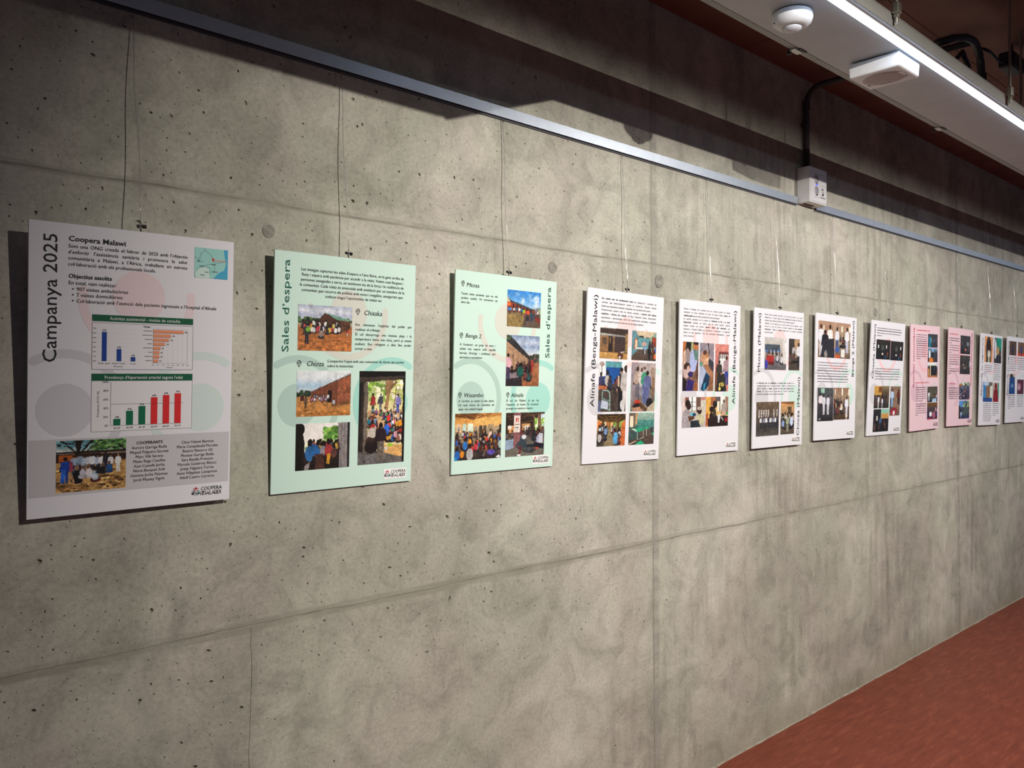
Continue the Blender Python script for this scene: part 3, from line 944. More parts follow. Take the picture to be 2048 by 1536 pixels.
def ph_door(w, h):
    c = Cv(w, h, '#1b1614')
    c.pl([(.10, .13), (.96, .09), (.95, .96), (.06, .92)], '#e9dba2')
    c.rc(.18, .10, .95, .32, '#dfe0a0').fo(.2, .11, .60, .30, 170, .028, ['#8fb24e', '#c2d283', '#6f9440', '#eef0c2'], 3).fo(.6, .11, .95, .32, 60, .025, ['#e9d9a0', '#bcc46e', '#f2ead0'], 4)
    c.pl([(.56, .10), (.74, .10), (.64, .30), (.60, .55), (.50, .55), (.58, .28)], '#9a7552').ln(.62, .22, .80, .11, .03, '#8a6848').ln(.80, .18, .74, .42, .012, '#7a5a40').ln(.66, .22, .84, .26, .01, '#8a6a4c')
    c.rc(.2, .42, .95, .78, '#caa27a')
    c.mn(.30, .46, .22, '#b03a34', '#4a5a48').mn(.46, .44, .2, '#4a4a58', '#6a6a74').mn(.84, .46, .22, '#8f86c8', '#3a49a8')
    c.cr(.2, .44, .94, .78, 60, .07, .12, CLOTH, 6, '#3a241a')
    for x, y, q, s_ in ((.30, .68, .17, '#b8322e'), (.60, .70, .18, '#2c62c4'), (.64, .56, .13, '#c83a34'), (.90, .62, .13, '#e0902c'), (.80, .74, .13, '#d8a0b0'), (.86, .78, .12, '#8a5a48'), (.22, .58, .10, '#2f7d9a')): c.st(x, y, q, s_)
    c.pl([(.10, .13), (.19, .12), (.19, .90), (.06, .92)], '#6e6258').pl([(.06, .13), (.11, .13), (.10, .92), (.02, .92)], '#2e2622').rc(0, 0, 1, .075, '#120e0d').pl([(0, .07), (1, .05), (1, .085), (0, .125)], '#3d332c')
    c.pl([(.95, .08), (1, .05), (1, 1), (.93, 1)], '#15100f').rc(0, .86, .95, 1, '#5f5a58').pl([(.52, .80), (.95, .80), (.94, .94), (.54, .90)], '#d9a868').pl([(0, .90), (.55, .88), (.95, .95), (.95, 1), (0, 1)], '#6b6664')
    c.el(.29, .78, .13, .105, '#3a2a24').el(.30, .66, .10, .055, '#c8b8ac').el(.28, .82, .14, .06, '#241a1a')
    c.mn(.48, .935, .38, '#2a1c22', '#6a5f58', '#20130e', wd=1.25).el(.68, .80, .06, .018, '#9bc832').el(.60, .84, .03, .02, '#cfd0dc')
    c.nz(.10, 14, 8, .88, 1)
    return c.out()
def ph_clinic(w, h):
    c = Cv(w, h)
    c.gr((0, '#2f7fd0'), (.25, '#5d9fde'), (.45, '#9cc4e6'), (.5, '#9a7f58'), (1, '#7a6644'))
    c.ms('#dfe9f2', .04, .46, 5, .02, 3, .8)
    c.pl([(0, .18), (.08, .28), (.08, .42), (0, .42)], '#d8c0a0').pl([(0, .33), (.12, .32), (.82, .52), (.82, .62), (0, .60)], '#8e3a22').pl([(0, .17), (.10, .28), (.82, .50), (.80, .545), (.10, .34)], '#3c4048')
    c.rc(0, .34, .1, .44, '#e06a34')
    for x in (.16, .26, .36, .46, .56, .66): c.rc(x, .37 + .2 * (x - .1), x + .04, .60, '#2a1612')
    c.rc(.84, .5, 1, .66, '#8a8f74').rc(.88, .44, 1, .50, '#7f8a7a')
    c.rc(0, .6, 1, 1, '#8f7648').pl([(.5, .66), (1, .62), (1, 1), (.45, 1)], '#5a4a3c')
    for i, (x, y, q, s_) in enumerate(((.05, .66, .22, '#4a6ab0'), (.10, .66, .22, '#5a8ac0'), (.2, .64, .18, '#e2d8d0'), (.27, .64, .2, '#3a7aa0'), (.36, .66, .22, '#e8e2e4'), (.43, .68, .22, '#2f6a98'), (.49, .72, .24, '#9ac83a'), (.56, .73, .24, '#c84a3a'), (.63, .76, .26, '#e0502c'), (.72, .86, .34, '#2a4a5a'), (.80, .92, .36, '#3a3a4c'), (.6, .96, .3, '#2a2030'), (.9, .7, .2, '#d8d4d0'), (.86, .66, .2, '#7a6a8a'))): c.mn(x, y, q, s_, DARKC[i % 7], wd=1.3)
    c.pl([(.82, .66), (1, .74), (1, .92), (.84, .78)], '#7a2c22').nz(.15, 16, 4, .66, 1, 0, .5)
    return c.out()
def ph_alley(w, h):
    c = Cv(w, h)
    c.gr((0, '#7d8fb0'), (.14, '#b2bdd0'), (.22, '#8b9cba'), (.36, '#c9d2de'), (.45, '#a06a4c'), (1, '#8f5636'))
    c.nz(.14, 8, 2, 0, .4)
    c.pl([(0, .06), (.74, .46), (.74, .62), (0, .80)], '#a88468').pl([(0, 0), (.12, .02), (.78, .46), (.72, .50), (0, .12)], '#2c2a2c').fo(0, 0, .12, .08, 14, .03, ['#3a4a34'], 3)
    for x in (.12, .22, .33, .44, .54, .63): c.ln(x, .16 + .42 * x, x, .74, .008, '#8a6a52')
    c.ln(.20, .37, .20, .46, .02, '#3a2a24').ln(.18, .41, .22, .41, .015, '#3a2a24')
    c.fo(.72, .38, 1, .50, 60, .035, ['#3a4034', '#565a48', '#2a2e28'], 4)
    c.cr(.02, .62, .72, .92, 42, .14, .24, ['#3a2c34', '#6a3a3a', '#2a4a4a', '#8a7a80', '#241c22'], 5, top=(.4, .78))
    c.mn(.70, .72, .30, '#4a2a2a', '#301c1c').mn(.78, .72, .28, '#a83a30', '#c03a2c').mn(.84, .56, .16, '#7a4a4a').mn(.90, .54, .14, '#5a3a4a')
    c.mn(.42, 1.0, .46, '#16504a', '#1c3a3c', '#1c110d', '#140d0b', 1.2).mn(.06, .86, .5, '#d8a8b4', '#4a3a5a', '#1c110d', wd=1.2)
    c.pl([(0, .86), (.45, .82), (.5, 1), (0, 1)], '#2a2228').nz(.12, 14, 7, .6, 1, .5, 1)
    return c.out()
def ph_hall(w, h):
    c = Cv(w, h)
    c.gr((0, '#b0743a'), (.2, '#dfa55c'), (.28, '#e2b06a'), (.3, '#b8a284'), (.6, '#8a745c'), (1, '#2c221f'))
    c.pl([(0, 0), (.5, 0), (.42, .12), (0, .08)], '#7a4a26')
    for q in ((0, .04, .42, .14), (.1, 0, .42, .13), (.45, .12, .8, 0), (.3, 0, .6, .07), (.5, 0, .62, .06)): c.ln(*q, .014, '#5a341c')
    c.pl([(.4, .13), (1, .06), (1, .24), (.4, .24)], '#e9b468').rc(0, .14, .4, .24, '#d99a50')
    c.rc(.02, .22, .14, .40, '#d7b48a').rc(.17, .22, .23, .38, '#bcd8cc').rc(.27, .22, .38, .40, '#d9e6d4')
    c.rc(.51, .27, .58, .52, '#4a3c30').rc(.60, .27, .67, .5, '#5a4a3a').rc(.7, .25, .82, .62, '#a08c6c').rc(.95, .26, 1, .44, '#3a2c24')
    c.mn(.76, .72, .38, '#d8b8a8', '#c0a08c', '#3a2418').mn(.08, .42, .14, '#6a86b8')
    c.cr(.0, .46, .98, .98, 95, .13, .26, ['#3a5aa8', '#e08a28', '#c83a3c', '#5a4a44', '#3a3030', '#8a8a90', '#d8d2cc', '#6a4a3a', '#2a2a34'], 8, '#33201a')
    for x, y, q, s_ in ((.22, .80, .30, '#2f6fb8'), (.32, .70, .22, '#e8962c'), (.45, .82, .24, '#c83040'), (.55, .88, .30, '#4a3028'), (.9, .82, .3, '#5a3a34'), (.98, .80, .28, '#a8c0b4'), (.32, 1.05, .44, '#b4b2b6'), (.06, 1.02, .34, '#2a63b0')): c.st(x, y, q, s_)
    c.el(.78, .86, .09, .06, '#5a4aa0').pl([(.88, .96), (.96, .92), (1, .98), (.94, 1)], '#e0dce4').rc(0, .93, .05, 1, '#2f9ad8')
    return c.out()
def ph_porch(w, h):
    c = Cv(w, h)
    c.gr((0, '#3a2a22'), (.25, '#2c201c'), (.4, '#4a3c34'), (.6, '#5c5650'), (1, '#716a62'))
    for q in ((0, .16, 1, .02), (0, .10, .7, .0), (.3, .3, 1, .1), (.2, .26, .8, .18), (.5, .02, 1, .24)): c.ln(*q, .02, '#58402e')
    c.pl([(.72, .16), (1, .08), (1, .42), (.72, .42)], '#9cb86a').fo(.74, .16, 1, .34, 60, .035, ['#8fbf4a', '#c7dc8a', '#dfe8f0', '#6a9a3a'], 3).rc(.9, .05, 1, .14, '#d3e2f2')
    c.rc(.05, .30, .2, .46, '#d89a64').el(.10, .33, .05, .04, '#e8e4de').rc(.40, .26, .62, .46, '#b88a58').el(.54, .38, .09, .08, '#d8d0c4').rc(.83, .36, 1, .42, '#c46a3c')
    c.pl([(.20, 0), (.38, 0), (.36, .78), (.20, .80)], '#8a5a5c').rc(.205, .07, .36, .45, '#e9ddd4')
    c.rc(.25, .12, .275, .22, '#d0382e').rc(.295, .12, .32, .22, '#d0382e').rc(.22, .26, .34, .285, '#7a7470').rc(.22, .33, .33, .355, '#7a7470').ln(.26, .42, .30, .38, .012, '#4a4440')
    c.rc(.70, .08, .74, .50, '#6a5244').rc(.82, .06, .9, .46, '#7a5e4c').rc(0, .1, .05, .5, '#2a1e1a')
    c.cr(.4, .46, .98, .62, 18, .16, .22, DARKC, 5).cr(.0, .5, .18, .62, 6, .14, .2, DARKC, 9)
    c.pl([(.0, .62), (.2, .60), (.2, .8), (0, .85)], '#8fa0b8')
    c.el(.60, .84, .19, .10, '#3a3a3c').el(.60, .80, .18, .07, '#4c4c4e').rc(.4, .74, 1, .80, '#2a2a30')
    c.st(.86, .80, .42, '#a8aac2').pl([(.86, .48), (.96, .50), (.96, .72), (.86, .74)], '#c9cad8').st(.72, .66, .3, '#2c2a34').pl([(.72, .68), (.98, .74), (.98, .86), (.74, .80)], '#1f1d28')
    c.pl([(.40, .50), (.52, .54), (.54, .80), (.34, .84), (.24, .76), (.34, .66)], '#38424a').el(.47, .56, .06, .05, '#dad8dc').pl([(.28, .76), (.42, .78), (.38, .96), (.30, .96), (.36, .86)], '#5a2a2e').el(.34, .97, .05, .02, '#e6e4e6')
    c.el(.80, .83, .05, .02, '#c84a2a').nz(.1, 12, 3, .8, 1)
    return c.out()
# fourth board
def ph_house(w, h):
    c = Cv(w, h, '#3f2f28')
    c.rc(0, 0, 1, .2, '#3a2c26').pl([(0, 0), (.55, 0), (.58, .08), (0, .12)], '#a8aca8').pl([(0, .03), (.8, .02), (1, .12), (1, .24), (0, .18)], '#3b2a25').pl([(0, .18), (.9, .22), (.9, .30), (0, .26)], '#8f8d88').rc(.05, .2, .42, .235, '#b8b4ac')
    c.rc(0, .27, .30, .78, '#8a6440').rc(.08, .32, .24, .54, '#5a4838').rc(.30, .27, .44, .76, '#241a18').rc(.34, .3, .38, .5, '#7a5a3a').rc(.45, .27, .52, .8, '#7a5c40').rc(.52, .27, .9, .78, '#3d2e2c').rc(.9, .16, 1, .78, '#8f7248')
    c.pl([(0, .76), (1, .80), (1, 1), (0, 1)], '#b98c50').rc(0, .76, .6, .79, '#5a4432').nz(.15, 14, 3, .8, 1)
    c.el(.74, .86, .11, .09, '#5a3226').rc(.66, .86, .82, .99, '#4a2a20').el(.72, .93, .04, .05, '#d8cabc').ln(.76, .78, .88, .74, .03, '#e6ded4').ln(.78, .80, .74, .74, .03, '#d8cabc')
    return c.out()
def ph_ward(w, h):
    c = Cv(w, h, '#5d8a92')
    c.pl([(.12, 0), (1, 0), (.72, .22), (.28, .22)], '#cdb79c').pl([(0, 0), (.14, 0), (.28, .24), (.28, .62), (0, .9)], '#5a8590').rc(.28, .22, .72, .60, '#5f9199').pl([(.72, .22), (1, 0), (1, .9), (.72, .64)], '#86a590')
    c.rc(.28, .17, .48, .22, '#2a2224').rc(.58, .2, .68, .23, '#2a2224').pl([(.12, .24), (.24, .30), (.22, .56), (.10, .64)], '#b8693a').pl([(.15, .3), (.22, .34), (.2, .54), (.14, .58)], '#e6d2b4')
    c.pl([(0, .86), (.3, .62), (.72, .62), (1, .9), (1, 1), (0, 1)], '#4f4038').el(.5, .44, .1, .08, '#b99a94').rc(.16, .56, .44, .62, '#ddd8dc').rc(.2, .64, .44, .76, '#55483f').mn(.54, .78, .3, '#7d9ad0', '#c9ccd8')
    c.rc(.82, .18, 1, .52, '#8a3a2a').cr(.7, .5, .9, .6, 6, .2, .24, DARKC, 3).mn(.72, 1.0, .52, '#14141a', '#17161c', '#20140f', wd=1.3).mn(.88, .98, .48, '#6a3a24', '#4a2a20', wd=1.2).st(.96, .70, .22, '#2f4aa0').st(.95, .96, .3, '#d8662a')
    return c.out()
def ph_beds(w, h):
    c = Cv(w, h, '#e8e6e8')
    c.rc(.22, 0, .80, .12, '#5c9aa0').rc(.24, .12, .80, .46, '#1c4f96').rc(0, .44, 1, 1, '#4a3f3a').rc(.08, .06, .12, .5, '#8a8684').el(.1, .06, .09, .05, '#9a8884')
    c.rc(.04, .30, .3, .5, '#2a3f72').st(.30, .52, .36, '#b0a8a2').st(.07, .5, .3, '#3a3a5a').cr(.35, .44, .66, .6, 7, .2, .22, DARKC, 4).pl([(.02, .48), (.3, .5), (.28, .56), (0, .56)], '#b0603e')
    c.mn(.80, .98, .86, '#14161f', '#17171f', '#b08e78', '#2a1e18', 1.0).mn(.96, 1.04, .98, '#b7b0ae', '#d8d4d2', '#3a261c', wd=1.1).ln(.70, .28, .70, .50, .05, '#c8a890')
    c.ln(.14, .60, .14, .74, .02, '#9cc0b8').ln(.14, .58, .34, .58, .02, '#9cc0b8').ln(.40, .62, .42, .98, .025, '#9cc0b8').ln(.14, .74, .40, .78, .02, '#86aca4').ln(.12, .92, .40, .96, .02, '#86aca4').ln(.34, .58, .41, .64, .02, '#9cc0b8')
    c.pl([(.12, .76), (.36, .80), (.36, .95), (.10, .92)], '#b4bccc').rc(0, .78, .1, 1, '#5a6080').pl([(.5, .6), (.66, .58), (.6, 1), (.45, 1)], '#3f3530').el(.86, .86, .08, .1, '#cfcac8')
    return c.out()
def ph_nurse(w, h):
    c = Cv(w, h, '#b3a3a0')
    c.rc(0, 0, .3, .4, '#9c8c8a').rc(.8, .1, 1, .5, '#a08878').rc(0, .5, 1, 1, '#7a6f66').pl([(0, .0), (.3, 0), (.12, .8), (0, .9)], '#8f8188')
    c.mn(.26, .74, .66, '#b8a092', '#6a6470', '#3a2218', wd=1.2).mn(.42, .72, .62, '#cfc6c2', '#8a8a9a', '#5a3a2a').mn(.54, .8, .72, '#3f8a6a', '#6a6f98', '#c8b8ae', '#6a5a58', 1.0).mn(.66, .82, .66, '#59608a', '#5a6090', '#241712', wd=1.3)
    c.pl([(.5, .4), (.72, .4), (.74, .84), (.5, .84)], '#5d6490').el(.28, .82, .12, .06, '#c83a28').el(.3, .9, .2, .07, '#20181a').el(.78, .82, .14, .10, '#211d22').pl([(.4, .8), (.7, .96), (.6, 1), (.34, .84)], '#5a3c28')
    c.pl([(.1, .92), (.4, .9), (.5, 1), (.1, 1)], '#b0846a').pl([(.7, .92), (1, .78), (1, 1), (.68, 1)], '#b8a890').rc(.88, .3, .94, .7, '#7a5c40')
    return c.out()
def ph_porch2(w, h):
    c = Cv(w, h)
    c.gr((0, '#2c1e14'), (.25, '#5a3f22'), (.3, '#8a6840'), (.55, '#6a5a44'), (1, '#4a4238'))
    for q in ((0, .02, .4, .24), (.2, 0, .44, .24), (1, .02, .6, .24), (.8, 0, .56, .24), (.4, .08, .7, .08), (.45, .16, .62, .16)): c.ln(*q, .02, '#7a5a34')
    c.pl([(0, .16), (.16, .24), (.18, .5), (0, .6)], '#e0a868').rc(.03, .24, .12, .40, '#d8703a').pl([(.78, .26), (1, .18), (1, .5), (.74, .46)], '#8faa4e').rc(.24, .24, .32, .42, '#d8c09a').rc(.34, .25, .42, .42, '#b8743c').rc(.46, .26, .56, .42, '#d8b070').rc(.58, .27, .68, .4, '#7aa04a').rc(.18, .1, .23, .5, '#4a3420').rc(.72, .2, .77, .5, '#5a4028')
    c.pl([(.86, .30), (1, .18), (1, 1), (.80, 1)], '#c86a3a').pl([(.36, .45), (.5, .45), (.62, 1), (.24, 1)], '#8a7a5c')
    c.cr(.05, .5, .36, .9, 12, .24, .36, ['#c8ccd2', '#3a3a44', '#5a6a7a', '#4a3a34'], 4).cr(.52, .5, .86, .8, 12, .22, .3, DARKC + ['#c8c4c8'], 6)
    c.st(.10, .90, .42, '#b8b4b0').st(.30, .68, .34, '#7a98c4').el(.66, .78, .1, .16, '#58a4d8').el(.66, .62, .07, .05, '#6aa8d0').st(.78, .94, .34, '#6a3a34')
    return c.out()
def ph_greenbed(w, h):
    c = Cv(w, h)
    c.gr((0, '#98b0a2'), (.22, '#84a598'), (.24, '#4f8a82'), (.5, '#3f7a74'), (.52, '#5a4c44'), (1, '#463a34'))
    c.rc(0, 0, .24, .5, '#6a5a50').rc(.04, .10, .17, .44, '#eadfc0').pl([(.25, 0), (.33, 0), (.31, .38), (.25, .38)], '#c8925e').rc(0, .46, .3, .52, '#3a5a58').pl([(0, .58), (.4, .54), (.4, .8), (0, .86)], '#3c524f')
    c.pl([(.10, .50), (.48, .48), (.60, .56), (.34, .60)], '#2fb080').pl([(.10, .50), (.22, .49), (.32, .56), (.28, .59)], '#bfe4d4').pl([(.5, .46), (.76, .44), (.80, .50), (.6, .53)], '#2a9a70')
    for q in ((.34, .60, .34, .86), (.58, .56, .58, .80), (.34, .84, .58, .78), (.70, .5, .70, .74)): c.ln(*q, .02, '#a8b0aa')
    c.rc(.84, .46, .98, .66, '#2a3436').ln(.84, .4, .84, .7, .015, '#9ca8a4').ln(.92, .42, .92, .72, .015, '#9ca8a4').el(.97, .68, .05, .04, '#2aa070').pl([(.22, 1), (.5, .86), (.64, 1)], '#27a878').ln(0, .98, .3, .88, .03, '#c8b49a')
    return c.out()
# fifth board
def ph_exam(w, h):
    c = Cv(w, h, '#7a5a4a')
    c.pl([(0, 0), (.2, 0), (.06, .4), (0, .4)], '#a8602e').rc(.52, 0, .66, .2, '#8fa070').el(.36, .09, .16, .13, '#17100e').pl([(.06, .26), (.3, .12), (.52, .24), (.44, .5), (.06, .56)], '#9c8a88').pl([(.05, .2), (.2, .16), (.18, .5), (.02, .55)], '#c8a48c')
    c.el(.8, .07, .16, .13, '#b06a44').el(.84, .0, .2, .06, '#1f1613').pl([(.6, .14), (1, .18), (1, .38), (.7, .36)], '#5f7f78').pl([(.5, .2), (.66, .14), (.74, .36), (1, .38), (.78, .6), (.5, .62), (.42, .4)], '#a9b2dc').pl([(.9, .42), (1, .34), (1, .8), (.8, .7)], '#5a3a30')
    c.el(.28, .52, .22, .10, '#3a2822').el(.38, .56, .12, .08, '#c8a090').pl([(0, .55), (.5, .58), (.6, .64), (.3, .74), (.1, .72)], '#c4a8a4').el(.5, .66, .16, .06, '#2a1e52').pl([(.3, .74), (.72, .8), (.66, 1), (.2, 1), (.3, .84)], '#34256e').pl([(0, .7), (.3, .8), (.2, 1), (0, 1)], '#1c1518').rc(.72, .84, 1, 1, '#9a5a3c')
    return c.out()
def ph_hand(w, h):
    c = Cv(w, h, '#8f858e')
    c.nz(.1, 8, 2).ln(.58, 0, .66, .2, .03, '#25232a').ln(.66, .2, .58, .36, .03, '#25232a').pl([(.62, .3), (1, .4), (1, .62), (.6, .5)], '#3a3640')
    c.el(.38, .30, .28, .13, '#b8825e').el(.28, .36, .2, .12, '#c9946e').el(.46, .40, .16, .08, '#d8a888').el(.36, .2, .13, .05, '#5a3424').el(.54, .34, .1, .04, '#e0b294').pl([(.3, .46), (.56, .44), (1, .62), (1, .76), (.5, .60)], '#a06e4c')
    c.pl([(0, .4), (.2, .46), (.5, .62), (.4, 1), (0, 1)], '#a9b3cc').el(.12, .44, .12, .05, '#5f8a78').pl([(.46, .60), (.74, .70), (.62, .92), (.3, 1), (.1, .96)], '#16324f').pl([(.3, .86), (.5, .8), (.42, .96), (.28, .98)], '#2f84a8').pl([(.72, .7), (1, .72), (1, 1), (.6, 1)], '#8a5f44').ln(.62, .9, .5, 1, .03, '#d8b8ac')
    return c.out()
def ph_window(w, h):
    c = Cv(w, h, '#c47a72')
    c.rc(0, 0, 1, .18, '#cf8378').rc(.26, .16, 1, .22, '#7a3f3c').rc(.3, .22, .92, .62, '#d8d6d4')
    for i in range(4): c.rc(.34 + .15 * i, .23, .42 + .15 * i, .30, '#7a7474')
    for i in range(6): c.rc(.34, .32 + .05 * i, .66, .34 + .05 * i, '#f0eeee')
    c.rc(.26, .2, .32, .5, '#6a3a36').mn(.3, .84, .5, '#3a322c', '#2a241e', '#20140f', wd=1.5).mn(.84, .86, .62, '#a88a92', '#2f3f86', '#4a2c22', wd=1.3).rc(0, .62, .2, 1, '#7a4a36').pl([(.16, .66), (.7, .62), (.86, 1), (.1, 1)], '#2c2a28').fo(.3, .7, .7, .98, 14, .04, ['#b8a04a', '#3a5a3a', '#d0b860', '#1c1c22'], 3)
    return c.out()
def ph_consult(w, h):
    c = Cv(w, h, '#b9b0a8')
    c.rc(0, 0, .12, .6, '#d8c4c0').rc(.12, 0, .28, .3, '#8a564c').rc(.28, 0, .58, .44, '#f0f0f2').rc(.40, 0, .44, .46, '#3a3636').rc(.28, .16, .58, .18, '#8f8886').rc(.28, .3, .58, .32, '#8f8886').rc(.6, 0, .78, .5, '#6a5048').rc(.8, .08, 1, .8, '#cfc6b8').rc(.8, 0, 1, .1, '#c08070')
    c.el(.24, .22, .10, .13, '#1c1310').el(.28, .30, .10, .12, '#2e1c15').pl([(.04, .5), (.14, .38), (.30, .44), (.40, .66), (.3, .9), (.4, 1), (0, 1)], '#a39a9e').pl([(.26, .62), (.5, .62), (.54, .70), (.3, .80)], '#5a3626').el(.42, .56, .06, .05, '#4ab8d8').el(.52, .58, .07, .06, '#1f3a5a')
    c.el(.74, .44, .10, .13, '#2a1a14').el(.74, .38, .11, .06, '#b8aca4').pl([(.62, .62), (.74, .56), (.92, .64), (.98, .86), (.76, .92), (.62, .8)], '#c4bd9a').pl([(.36, .78), (.7, .76), (.8, 1), (.36, 1)], '#252c36')
    return c.out()
def ph_table(w, h):
    c = Cv(w, h, '#d8b070')
    c.rc(0, 0, .22, .6, '#dda850').rc(.22, 0, .42, .3, '#a86444').rc(.42, 0, .62, .2, '#5a5250').rc(.5, .16, .76, .5, '#f2e8d4').rc(.6, 0, .64, .5, '#4a4440').rc(.64, 0, .84, .3, '#f4f0ea').rc(.86, 0, 1, .6, '#9a7a6c')
    c.el(.40, .26, .10, .12, '#242024').el(.26, .42, .10, .10, '#1f1512').st(.38, .72, .48, '#3f3a30').st(.24, .86, .5, '#2c1c18').mn(.80, .94, .84, '#a89c94', '#8a8078', '#3a3034', '#54505a', 1.2).el(.8, .56, .1, .08, '#c8a08c')
    c.pl([(0, .58), (.1, .52), (.14, .9), (0, 1)], '#a85430').pl([(.1, .72), (.6, .64), (1, .66), (1, 1), (.1, 1)], '#2a1e1c').pl([(.52, .62), (.66, .58), (.6, .88), (.54, .86)], '#dfe0e2').el(.95, .58, .05, .05, '#2aa05c').ln(.68, .68, .78, .8, .04, '#d8dcd8').rc(.84, .72, .98, .84, '#9a2a2a')
    return c.out()
# boards further along
def ph_school(w, h):
    c = Cv(w, h, '#b8b4b2')
    c.gr((0, '#c9c5c4'), (.2, '#c2bcb4'), (.55, '#a89c90'), (.7, '#6f6a6e'), (1, '#5a565c')).pl([(0, .22), (.7, .22), (.7, .44), (0, .42)], '#46525e').rc(0, .40, .72, .44, '#7f9ac0').rc(.84, 0, 1, .8, '#d8d4d0').rc(.93, .16, 1, .4, '#eeeeee')
    c.rc(.08, .56, .42, .74, '#a82c2c').rc(.16, .74, .42, .84, '#6a2420').el(.2, .48, .05, .06, '#e0704a').mn(.10, .6, .26, '#2f4a90').mn(.52, .66, .34, '#3a3240').st(.58, .76, .3, '#c8ccd8').mn(.68, .58, .26, '#2f5a9a').st(.78, .82, .36, '#ccc8d0').rc(.02, .72, .14, .94, '#3a3aa8').cr(.14, .5, .5, .54, 7, .12, .14, DARKC, 3)
    return c.out()
def ph_board2(w, h):
    c = Cv(w, h, '#b0906c')
    c.rc(0, 0, .5, .5, '#3a3632').rc(0, .6, 1, 1, '#4a4038').mn(.46, .74, .56, '#b8b0b4', '#4a4648', wd=1.3).mn(.9, .9, .78, '#d8dae2', '#2c2a34', wd=1.3).cr(.1, .6, .6, .8, 7, .26, .34, DARKC, 5).rc(.3, .7, .9, .76, '#1d1a1e')
    return c.out()
def ph_lattice(w, h):
    c = Cv(w, h, '#55493f')
    c.gr((0, '#6a5846'), (.5, '#594c42'), (.72, '#3a3634'), (1, '#56524e'))
    for i, x in enumerate((.10, .2, .3, .4, .5, .74, .88)):
        for j in range(5): c.rc(x, .24 + .045 * j, x + .055, .265 + .045 * j, '#f0eef0')
    for i, x in enumerate((.2, .34, .44, .54, .62, .74, .84, .92)): c.mn(x, .76, .34, ['#d6d8e2', '#8a90a4', '#e6e6ea', '#3a3a48'][i % 4], '#2c2c38', wd=1.2)
    return c.out()
def ph_warmroom(w, h):
    c = Cv(w, h)
    c.gr((0, '#d09a60'), (.3, '#b8926a'), (.5, '#8a7458'), (1, '#4a4036')).pl([(0, 0), (1, 0), (.9, .1), (0, .06)], '#8a5a34').rc(.52, .16, .78, .46, '#5a4a3a')
    c.cr(.05, .56, .95, .9, 14, .28, .36, ['#d8dce2', '#8fa8d8', '#c0b8a8', '#4a4a44', '#6a7a5a'], 4).st(.8, .78, .46, '#c8d4ee').mn(.5, .92, .5, '#a0a890', '#8a9080', wd=1.3)
    return c.out()
def ph_church_a(w, h):
    c = Cv(w, h, '#b08a70')
    c.rc(.3, .12, .36, .28, '#f4ead8').rc(0, .75, 1, 1, '#7a5a44').mn(.16, .95, .86, '#e4e4ea', '#d0d0d8', '#3a241a', wd=1.2).mn(.7, 1.0, .92, '#eceae8', '#c8b088', '#2a1a14', wd=1.2).mn(.42, 1.0, .76, '#1c1b22', '#24232a', '#1a1210', wd=1.8).pl([(.3, .5), (.95, .46), (1, 1), (.15, 1)], '#2a2a32').el(.46, .9, .1, .1, '#8a8480')
    return c.out()
def ph_church_b(w, h):
    c = Cv(w, h, '#b48a78')
    c.gr((0, '#b08870'), (.5, '#a89a80'), (1, '#6a5444')).rc(.40, .10, .50, .26, '#fbf3df').rc(.9, .1, 1, .24, '#fbf3df').mn(.14, .8, .66, '#dfe0ea', '#3f4f86', '#2a1a14', '#1a1210', 1.2).mn(.78, .84, .72, '#e8e6ee', '#c8c8e0', '#3a2418', '#1a1210', 1.2).rc(.4, .74, .64, .96, '#e6e2de').rc(.3, .62, .7, .7, '#26242c').cr(.3, .5, .6, .6, 4, .2, .22, DARKC, 2).rc(0, .9, .34, 1, '#c05a34').el(.16, .76, .16, .08, '#3f5a9a')
    return c.out()
def ph_dim(w, h):
    c = Cv(w, h, '#3f4346')
    c.gr((0, '#4a5050'), (.4, '#55565a'), (1, '#262426')).rc(.22, .02, .44, .16, '#9cc4b0').mn(.2, .74, .6, '#e0d6dc', '#3a3236', '#241813', wd=1.4).mn(.4, .8, .62, '#d9d7e2', '#dcdae4', '#241813', wd=1.1).mn(.66, .8, .6, '#dcdcea', '#d8d6e0', '#1c1412', wd=1.2).mn(.84, .7, .54, '#5a5458', '#3a3a40').rc(.1, .9, .22, .96, '#8a8a8a')
    return c.out()
def ph_slits(w, h):
    c = Cv(w, h)
    c.gr((0, '#96705c'), (.4, '#a8927a'), (.7, '#5a4636'), (1, '#4a3a2c')).rc(.08, .06, .13, .22, '#fdf5e2').rc(.5, .02, .58, .24, '#fdf5e2').rc(.92, .04, 1, .26, '#fdf5e2').cr(0, .5, .7, .9, 16, .24, .34, DARKC + ['#c8a878'], 4).mn(.82, .92, .66, '#e4e6f2', '#d8d8e8', '#3a241a', wd=1.3).st(.5, .74, .36, '#d8ccb8').el(.45, .66, .08, .03, '#e8e6e4').rc(.78, .82, .84, 1, '#e8d8b0')
    return c.out()
def ph_night(w, h, k=0):
    c = Cv(w, h, '#1f1d20')
    c.gr((0, '#2c2724'), (.5, '#232226'), (1, '#17171c'))
    for x in ((.12, .68) if k == 0 else (.42, .76)): c.rc(x, .28, x + .07, .44, '#f6f2ea')
    c.mn(.45, .86, .7, '#4a524e', '#26262c', wd=1.4).el(.45, .72, .06, .05, '#e0d2c4').st(.8, .9, .44, '#6a3c2c').st(.66, .98, .3, '#2a5a8a').st(.18, .9, .4, '#2a2a34')
    return c.out()
def ph_night2(w, h): return ph_night(w, h, 1)
